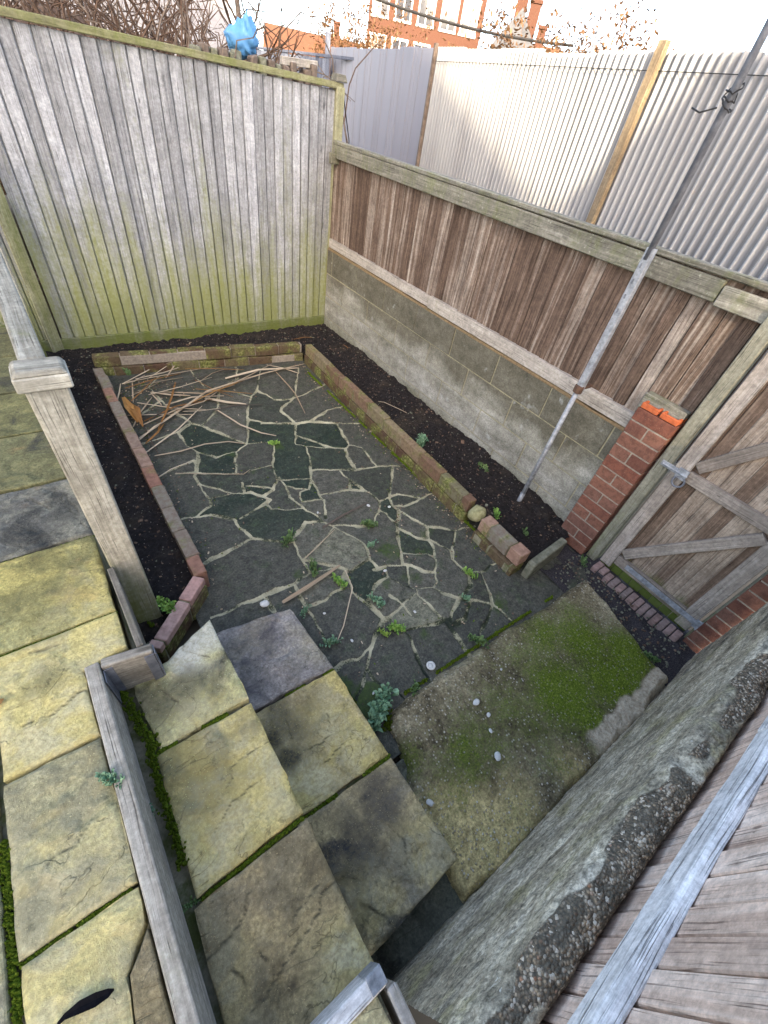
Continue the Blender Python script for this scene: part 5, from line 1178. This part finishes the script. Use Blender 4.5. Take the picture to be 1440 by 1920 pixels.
for k, (px, py, z, r, lb) in enumerate(PEB):
    o = rock('', atz(px, py, z + r * .2), r, 'white', 20 + k, (1.15, .85, .5)); o.name = 'pebble'; o.rotation_euler = (0, 0, k); tag(o, lb, 'pebble')
pts = [atz(a, c2, Z_TOP + h) for a, c2, h in ((108, 1921, .004), (122, 1906, .008), (150, 1888, .012), (180, 1874, .012), (203, 1862, .008), (214, 1855, .004))]
b = MB(); b.strip(pts, [.006, .010, .020, .022, .014, .003], curl=.35); tag(b.build('feather', 'black'), 'black feather lying on the pale terrace slab', 'feather')
c = atz(2, 1320, Z_TOP); b = MB(); b.strip([c + (-.02, 0, .002), c + (0, .004, .006), c + (.008, .012, .002)], [.008, .02, .004], curl=.4); tag(b.build('dead_leaf', 'straw_red'), 'small orange leaf on the yellow terrace slab', 'leaf')

# ================================================================= BEYOND THE YARD
# ---- corrugated fence across the alley
CD = np.array((0.197, 0.9804, 0.0)); CD /= np.linalg.norm(CD); CN = np.array((CD[1], -CD[0], 0)); C0 = np.array((4.386, 2.321, 0.0))
def onfence(px, py):
    r = ray((px, py)); tt = (CN @ C0) / (CN @ r); q = r * tt; q[2] += CAM_Z; return q
def sof(p): return (p - C0) @ CD
t = thing('corrugated_fence', 'tall silvery corrugated sheet fence with wooden posts beyond the brown fence', 'fence', tuple(C0 + CD * 2))
s_split = sof(onfence(828, 70)); s_end = sof(onfence(622, 66))
PITCH = 0.0762; s = -1.9; kk = 0
while s < s_split - 0.05:
    ncor = 10; e = min(s + ncor * PITCH, s_split); b = MB(); n = max(8, int((e - s) / PITCH * 10)); zt_ = 2.50 + random.gauss(0, .012) + 0.004 * s; pr = None; off = 0.004 * (kk % 2)
    for i in range(n + 1):
        q = s + (e - s) * i / n; d = 0.024 * math.sin(2 * math.pi * q / PITCH) - off; p = C0 + CD * q + CN * d
        i0 = len(b.v); b.v += [(p[0], p[1], 0.02), (p[0], p[1], zt_ - 0.02 * random.random() * 0)]
        if pr is not None: b.face((pr, i0, i0 + 1, pr + 1))
        pr = i0
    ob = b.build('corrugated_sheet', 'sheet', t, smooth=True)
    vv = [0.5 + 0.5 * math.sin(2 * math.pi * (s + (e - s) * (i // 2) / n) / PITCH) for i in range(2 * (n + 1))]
    at = ob.data.attributes.new('valley_shade', 'FLOAT', 'POINT'); at.data.foreach_set('value', vv)
    s = e; kk += 1
s = s_split
while s < s_end:
    e = min(s + 0.62, s_end); b = MB(); mid_ = C0 + CD * (s + e) / 2
    b.box((mid_[0], mid_[1], 1.27 + random.gauss(0, .008)), (e - s - 0.006, 0.012, 2.50), (CD, CN, (0, 0, 1)), 2)
    for q in (0.2, 0.8): 
        pm = C0 + CD * (s + (e - s) * q) - CN * 0.009; b.box((pm[0], pm[1], 1.27), (0.03, 0.008, 2.48), (CD, CN, (0, 0, 1)), 2)
    b.build('flat_sheet', 'flat_sheet', t, bevel=0.003); s = e
for px, py, wd, mt, zt_ in ((1250, 90, .085, 'orange_post', 2.56), (826, 72, .045, 'bark', 2.56)):
    p = C0 + CD * sof(onfence(px, py)) - CN * 0.045
    b = MB(); b.box((p[0], p[1], zt_ / 2), (wd, 0.05, zt_), (CD, CN, (0, 0, 1)), 2); b.build('post', mt, t, bevel=0.005)
p0 = C0 + CD * -1.9 - CN * 0.03; p1 = C0 + CD * s_split - CN * 0.03
b = MB(); b.beam((p0[0], p0[1], 2.40), (p1[0], p1[1], 2.40), 0.005, 0.005); b.build('wire', 'cable', t)
p0 = C0 + CD * (s_end + 0.1) - CN * .04; b = MB(); b.box((p0[0], p0[1], 1.35), (0.08, 0.08, 2.75), (CD, CN, (0, 0, 1)), 2); tag(b.build('fence_post', 'darkfence', bevel=.004), 'dark post where the flat sheets meet the blue grey fence', 'post')

# ---- blue grey fence further back
pa = atr(618, 62, 12.0); pb = atr(470, 45, 15.5)
t = thing('board_fence', 'dark blue grey board fence far behind the tall silver fence', 'fence', (float(pa[0]), float(pa[1]), 0))
d = (pb - pa); d[2] = 0; L = np.linalg.norm(d); d /= L; nn = np.array((-d[1], d[0], 0)); b = MB(); s = -.05
while s < L + 2:
    q = pa + d * (s + .07); b.box((q[0], q[1], 1.18 + random.gauss(0, .01)), (0.135, 0.02, 2.36), (d, nn, (0, 0, 1)), 2); s += 0.145
b.build('boards', 'darkfence', t); b = MB(); q = pa + d * L / 2; b.box((q[0], q[1], 2.385), (L + 2, 0.06, 0.04), (d, nn, (0, 0, 1)), 0); b.build('capping', 'darkfence', t)

# ---- trees and brush
def branch(b, p, d, L, r, depth, maxd, spread=0.6, up=0.12, nseg=4, kids=(2, 4)):
    p = np.array(p, float); d = np.array(d, float); pts = [p]; rs = [r]
    for i in range(nseg):
        d = d + np.array((random.gauss(0, .14), random.gauss(0, .14), random.gauss(0, .10) + up * .3)); d /= np.linalg.norm(d)
        p = p + d * L / nseg; pts.append(p); rs.append(r * (1 - 0.5 * (i + 1) / nseg))
    b.tube(pts, rs, 6 if r > .03 else (4 if r > .008 else 3), cap=False)
    if depth >= maxd: return
    for k in range(random.randint(*kids)):
        i = random.randint(max(1, nseg // 2), nseg); dd = d + np.array((random.gauss(0, spread), random.gauss(0, spread), random.gauss(up, spread * .6))); dd /= np.linalg.norm(dd)
        branch(b, pts[i], dd, L * random.uniform(.5, .8), rs[i] * random.uniform(.45, .75), depth + 1, maxd, spread, up, nseg, kids)
def tree(label, base, h, r, maxd, mat_t, mat_c, spread=.55, kids=(3, 5), group=None, name='bare_tree', up=.15, lean=(0, 0), leafy=0):
    t = thing(name, label, 'tree', tuple(float(x) for x in base), group)
    b = MB(); pts = [np.array(base, float)]; d = np.array((lean[0], lean[1], 1.0)); k = 6
    for i in range(k):
        d = d + np.array((random.gauss(0, .06), random.gauss(0, .06), 0)); d /= np.linalg.norm(d); pts.append(pts[-1] + d * h * .6 / k)
    rs = [r * (1 - .09 * i) for i in range(k + 1)]; b.tube(pts, rs, 8); b.build('trunk', mat_t, t, smooth=True)
    b = MB()
    for i in range(2, k + 1):
        for q in range(random.randint(1, 3) + (2 if i == k else 0)):
            a = random.uniform(0, 6.28); dd = np.array((math.cos(a) * .8, math.sin(a) * .8, random.uniform(.2, .9))); dd /= np.linalg.norm(dd)
            branch(b, pts[i], dd, h * random.uniform(.22, .42), rs[i] * .55, 0, maxd, spread, up, 4, kids)
    b.build('crown', mat_c, t)
    if leafy:
        V = np.array(b.v); b = MB(); ls = h * .016
        for k in range(leafy):
            c = V[random.randrange(len(V))] + np.array((random.gauss(0, h * .02), random.gauss(0, h * .02), random.gauss(0, h * .02)))
            u = np.array((random.gauss(0, 1), random.gauss(0, 1), random.gauss(0, 1))); u /= np.linalg.norm(u); v = np.cross(u, (0.3, .5, .8)); v /= np.linalg.norm(v)
            a = ls * random.uniform(.6, 1.5); i0 = len(b.v)
            b.v += [tuple(c - u * a), tuple(c + v * a * .45), tuple(c + u * a), tuple(c - v * a * .45)]; b.face((i0, i0 + 1, i0 + 2, i0 + 3), None, 0, random.random())
        b.build('foliage', 'leaf_russet', t)
    return t
# brush heap right behind the tall fence
b = MB()
def bramble(p, n, hh, L0, L1):
    for k in range(n):
        a = random.uniform(0, 6.28); L = random.uniform(L0, L1); h = hh * random.uniform(.5, 1.1); o = p + np.array((random.gauss(0, .6), random.gauss(0, .35), 0)); pts = []
        bend = random.uniform(.6, 1.6)
        for q in np.linspace(0, 1, 7): pts.append((o[0] + math.cos(a) * L * q + random.gauss(0, .03), o[1] + math.sin(a) * L * q * .6 + random.gauss(0, .03), p[2] + h * math.sin(q * math.pi * .5 * bend) + random.gauss(0, .03)))
        b.tube(pts, np.linspace(.010, .003, 7), 4, cap=False, mi=random.choice((0, 0, 1)))
for px, dist in ((-40, 7.0), (40, 6.6), (110, 6.4), (180, 6.2), (250, 6.0), (320, 5.9), (370, 5.8), (200, 7.5), (300, 7.6), (90, 8.0)):
    q = atr(px, 60, dist); bramble(np.array((q[0], q[1], 1.5)), 52, .85, .4, 1.1)
tag(b.build('undergrowth', ['twig', 'bark']), 'tangled bare brambles behind the tall silver fence', None, None, 'stuff')
xs5 = np.arange(-4.5, 4.4, .08); ys5 = np.arange(4.45, 9.5, .08); X5, Y5 = np.meshgrid(xs5, ys5)
Z5 = 1.02 + 0.80 * np.clip((Y5 - 4.45) / 1.0, 0, 1) + 0.55 * (fbm(X5 * 1.1, Y5 * 1.1, 4, 91) - .45) + .18 * (fbm(X5 * 7, Y5 * 7, 3, 92) - .5)
edge = 0.50 * Y5
Z5 = np.where(X5 < edge, Z5 * np.clip((edge - X5) / 0.7, 0.05, 1), -0.08)
Z5 = Z5 * np.clip((9.5 - Y5) / 1.5, 0.05, 1)
gridmesh('terrain', xs5, ys5, Z5, 'litter', {}, kind='structure', mask=X5 < edge + .1)
tree('thin grey bare tree rising behind the brush at the top of the picture', atr(368, 60, 6.6) * (1, 1, 0) + (0, 0, 1.2), 2.6, .045, 2, 'bark', 'twig')
tree('brown bare tree leaning beside the blue plastic bag', atr(478, 60, 7.2) * (1, 1, 0) + (0, 0, 1.2), 2.6, .050, 2, 'bark', 'twig', lean=(-.12, 0))
tree('twiggy bare bush near the far top left corner', atr(120, 20, 8.0) * (1, 1, 0) + (0, 0, 1.2), 2.0, .030, 3, 'twig', 'twig', spread=.7)
tree('low twiggy bush in front of the pale wall', atr(280, 20, 7.6) * (1, 1, 0) + (0, 0, 1.3), 1.5, .024, 3, 'twig', 'twig', spread=.8)
# blue bag caught in the brush
c = atr(453, 66, 5.0); bm = bmesh.new(); bmesh.ops.create_icosphere(bm, subdivisions=4, radius=1)
for v in bm.verts:
    q = v.co.copy(); k = .6 + .8 * fbm(np.array([q.x * 3.4 + 3 + q.z * 2.3]), np.array([q.y * 3 - q.z * 2]), 5, 5)[0]; tp_ = 1 - .75 * max(0, q.z) ** .8; k = max(.35, k + .22 * (abs(math.sin(q.x * 6 + q.z * 5)) - .5)); v.co = Vector((q.x * .13 * tp_ + .05 * max(0, q.z), q.y * .07 * tp_, q.z * .12)) * k
me = bpy.data.meshes.new('plastic_bag')
for f in bm.faces: f.smooth = True
bm.to_mesh(me); bm.free(); me.materials.append(MAT['bluebag'])
o = bpy.data.objects.new('plastic_bag', me); COL.objects.link(o); o.location = c; tag(o, 'crumpled light blue plastic bag caught in the brush', 'bag')
# pale wall behind the brush
pa = atr(430, 40, 12.5); pb = atr(-160, -60, 12.5); d = pb - pa; d[2] = 0; L = np.linalg.norm(d); d /= L; nn = np.array((-d[1], d[0], 0)); q = (pa + pb) / 2
t = thing('garden_wall', 'pale grey rendered wall seen through the bare brush', 'wall', (float(q[0]), float(q[1]), 0))
b = MB(); b.box((q[0], q[1], 1.55), (L, .2, 3.1), (d, nn, (0, 0, 1)), 0); b.build('wall_face', 'render', t, bevel=.01)
b = MB(); b.box((q[0], q[1], 3.14), (L + .1, .3, .07), (d, nn, (0, 0, 1)), 0); b.build('coping', 'stone_edge', t, bevel=.01)
# crumbling old wall top right behind the tall fence
t = thing('old_wall', 'crumbling old wall top of broken bricks behind the end of the tall fence', 'wall', (2.1, 4.45, 0))
b = MB(); b.box((1.9, 4.52, .95), (1.1, .16, 1.86), mi=1)
for k in range(17):
    x = 1.42 + k * .063; b.box((x, 4.50 + random.gauss(0, .02), 1.91 + random.uniform(0, .07)), (.05, .12, random.uniform(.06, .14)), ((1, random.gauss(0, .2), random.gauss(0, .15)), (0, 1, 0), (0, 0, 1)), 0, random.choice((0, 0, 2)))
b.build('broken_bricks', ['bark', 'mortar_moss', 'stone_edge'], t, bevel=.008)
b = MB(); b.box((2.25, 4.50, 2.03), (.34, .05, .05), ((.98, .1, .06), (0, 1, 0), (0, 0, 1)), 0); tag(b.build('timber_offcut', 'sole', bevel=.004), 'short pale timber lying on the crumbling wall top', 'timber')
b = MB(); b.tube([(2.46, 4.16, 1.95), (2.62, 4.35, 1.80), (2.80, 4.55, 1.60), (2.86, 4.62, 1.2)], .0045, 5); tag(b.build('wire', 'cable'), 'loose black wire hanging beside the post of the tall fence', 'wire')

# ---- far houses
def at_az(px0, px1, dist):
    a = atr(*px0, dist); c2 = atr(*px1, dist); return a, c2
def block(name, label, cat, pa, pb, depth, z1, mat, roof=None, rh=0.0, wins=(), chim=(), parapet=False, ridge_along=True):
    d = pb - pa; d[2] = 0; L = np.linalg.norm(d); d /= L; nn = np.array((-d[1], d[0], 0))
    if nn @ pa < 0: nn = -nn
    c = (pa + pb) / 2 + nn * depth / 2
    t = thing(name, label, cat, (float(c[0]), float(c[1]), 0))
    b = MB(); b.box((c[0], c[1], z1 / 2), (L, depth, z1), (d, nn, (0, 0, 1))); b.build('wall', mat, t)
    if roof and rh:
        b = MB(); hw_ = depth / 2 + .3; hl = L / 2 + .3
        if not ridge_along: 
            pts = [(-hl, -hw_, z1), (hl, -hw_, z1), (hl, hw_, z1), (-hl, hw_, z1), (0, -hw_, z1 + rh), (0, hw_, z1 + rh)]; fs = [(0, 1, 4), (2, 3, 5), (1, 2, 5, 4), (3, 0, 4, 5), (3, 2, 1, 0)]
        else:
            pts = [(-hl, -hw_, z1), (hl, -hw_, z1), (hl, hw_, z1), (-hl, hw_, z1), (-hl, 0, z1 + rh), (hl, 0, z1 + rh)]; fs = [(0, 1, 5, 4), (2, 3, 4, 5), (1, 2, 5), (3, 0, 4), (3, 2, 1, 0)]
        for (x_, y_, z_) in pts: q = c + d * x_ + nn * y_; b.v.append((q[0], q[1], z_))
        for f in fs: b.face(f)
        rf = b.build('roof', roof, t)
        for f_, w_, h_ in chim:
            q = c + d * (f_ - .5) * L; b = MB(); b.box((q[0], q[1], z1 + rh * .6 + h_ / 2), (w_, w_, h_ + rh * .4), (d, nn, (0, 0, 1))); b.box((q[0], q[1], z1 + rh * .8 + h_ + .1), (w_ + .1, w_ + .1, .15), (d, nn, (0, 0, 1))); b.build('chimney', 'brick_far', rf)
    elif roof:
        b = MB(); b.box((c[0], c[1], z1 + .13), (L + .4, depth + .4, .26), (d, nn, (0, 0, 1))); b.build('roof', roof, t)
    for f_, zc, ww, hh in wins:
        q = c + d * (f_ - .5) * L - nn * (depth / 2 + .02); b = MB()
        for sx, sz, sw, sh in ((0, hh / 2, ww + .16, .12), (0, -hh / 2, ww + .16, .12), (-ww / 2, 0, .1, hh - .1), (ww / 2, 0, .1, hh - .1), (0, 0, .07, hh - .1)):
            b.box((q[0] + d[0] * sx, q[1] + d[1] * sx, zc + sz), (sw, .08, sh), (d, nn, (0, 0, 1)))
        wo = b.build('window', 'whitepaint', t)
        b = MB(); b.box((q[0] + nn[0] * .015, q[1] + nn[1] * .015, zc), (ww - .08, .02, hh - .08), (d, nn, (0, 0, 1))); b.build('pane', 'glass', wo)
    return t
pa, pb = at_az((690, 40), (906, 40), 42.0)
block('brick_building', 'large flat roofed orange brick building with tall top windows', 'building', pa, pb, 9, 7.9, 'brick_far', 'slate', 0,
      [(f, z, 1.0, 1.5) for f in (.10, .30, .50, .70, .88) for z in (4.3, 6.6)])
pa, pb = at_az((935, 60), (1005, 60), 34.0)
block('gabled_house', 'orange brick house with a dark gable and two chimneys', 'house', pa, pb, 6, 4.9, 'brick_far', 'slate', 1.5, [(.3, 3.9, .8, 1.0), (.7, 3.9, .8, 1.0)], [(.45, .6, 1.1), (.85, .6, .9)], ridge_along=False)
pa, pb = at_az((1000, 60), (1052, 60), 38.0)
block('low_house', 'orange tiled low house beside the gabled house', 'house', pa, pb, 6, 4.6, 'brick_far', 'roof', 1.4, [(.5, 3.6, .8, .9)], [(.3, .5, .9)])
pa, pb = at_az((500, 50), (600, 60), 46.0)
block('low_house', 'low house with a long orange roof far to the left', 'house', pa, pb, 7, 3.4, 'brick_far', 'roof', 1.5, [(.25, 2.6, 1.0, .9), (.7, 2.6, 1.0, .9)])
pa, pb = at_az((606, 55), (668, 60), 50.0)
block('low_house', 'small orange roofed house left of the flat roofed building', 'house', pa, pb, 7, 3.9, 'brick_far', 'roof', 1.3, [(.5, 3.0, 1.0, .9)], [(.4, .5, 1.0)])
for k, (px, dist, h, lb) in enumerate(((1075, 24, 50, 'rounded russet bush above the corrugated fence right of the houses'), (1168, 22, 62, 'russet bush furthest right above the corrugated fence'), (1122, 23, 50, 'bush by the leaning mast'), (700, 30, 34, 'russet leaved tree before the left corner of the flat roofed building'), (765, 29, 58, 'low russet bush before the middle of the flat roofed building'), (650, 28, 52, 'low brown bush above the flat sheets'))):
    q = atr(px, 60, dist); h = float(atr(px, h, dist)[2]) * 1.0; tree(lb, (q[0], q[1], 0), h, .07, 3, 'twig_orange', 'twig_orange', spread=.7, kids=(3, 4), name='russet_bush', leafy=1600)
q = atr(1122, 60, 21.0); b = MB(); tp = atr(1150, 8, 21.0); b.tube([(q[0], q[1], 0), q, tp], .06, 8); t = thing('mast', 'leaning grey mast with a small aerial beyond the corrugated fence', 'mast', (float(q[0]), float(q[1]), 0))
b.build('pole', 'blackmetal', t, smooth=True); b = MB(); dd = np.array((.8, -.6, 0)); c = q + (tp - q) * .25
for k in range(4): b.beam(c + dd * (-.5 + .3 * k) + (0, 0, -.2), c + dd * (-.5 + .3 * k) + (0, 0, .2), .05, .05)
b.beam(c - dd * .6, c + dd * .6, .06, .06); b.build('aerial', 'blackmetal', t)
pa = atr(690, -8, 24); pb = atr(1010, 78, 24); b = MB(); b.tube([pa + (pb - pa) * q + np.array((0, 0, -.5 * q * (1 - q))) for q in np.linspace(-.2, 1.2, 15)], .045, 5)
tag(b.build('cable', 'cable'), 'black overhead cable crossing in front of the flat roofed building', 'cable')

# ---- two unseen houses, added and shaped to shade the yard around a lit wedge
SP = np.array((SUN_H[1], -SUN_H[0], 0)); 
def shade_house(label, poly):
    c = SP * poly[0][0] + SUN_H * -18
    t = thing('unseen_shade_house', label, 'house', (float(c[0]), float(c[1]), 0))
    b = MB(); m = len(poly)
    for a in (-16.0, -24.0):
        for s_, z in poly: q = SP * s_ + SUN_H * a; b.v.append((q[0], q[1], z))
    b.face(range(m)); b.face([m + i for i in range(m)][::-1])
    for i in range(m): b.face((i, m + i, m + (i + 1) % m, (i + 1) % m))
    b.build('wall', 'brick', t)
    return t
def shade_pt(p):
    a = p @ SUN_H; return float(p @ SP), float(p[2] + (a + 16.0) * math.tan(SUN_EL))
A0 = shade_pt(onfence(1030, 385)); A1 = shade_pt(onfence(850, 140)); A2 = shade_pt(onfence(1335, 115))
ext = lambda a, c, k: (a[0] + (c[0] - a[0]) * k, a[1] + (c[1] - a[1]) * k)
l1 = ext(A0, A1, 2.2); r1_ = ext(A0, A2, 1.3)
print('SHADE', A0, A1, A2)
shade_house('unseen house added behind the terrace to cast the shade left of the gap', [(A0[0] - .02, 0), (A0[0] - .02, A0[1]), l1, (-7, l1[1]), (-7, 0)])
shade_house('unseen house added behind the terrace to cast the shade right of the gap', [(A0[0] + .02, 0), (A0[0] + .02, A0[1]), r1_, (6.5, r1_[1] + .3), (6.5, 0)])
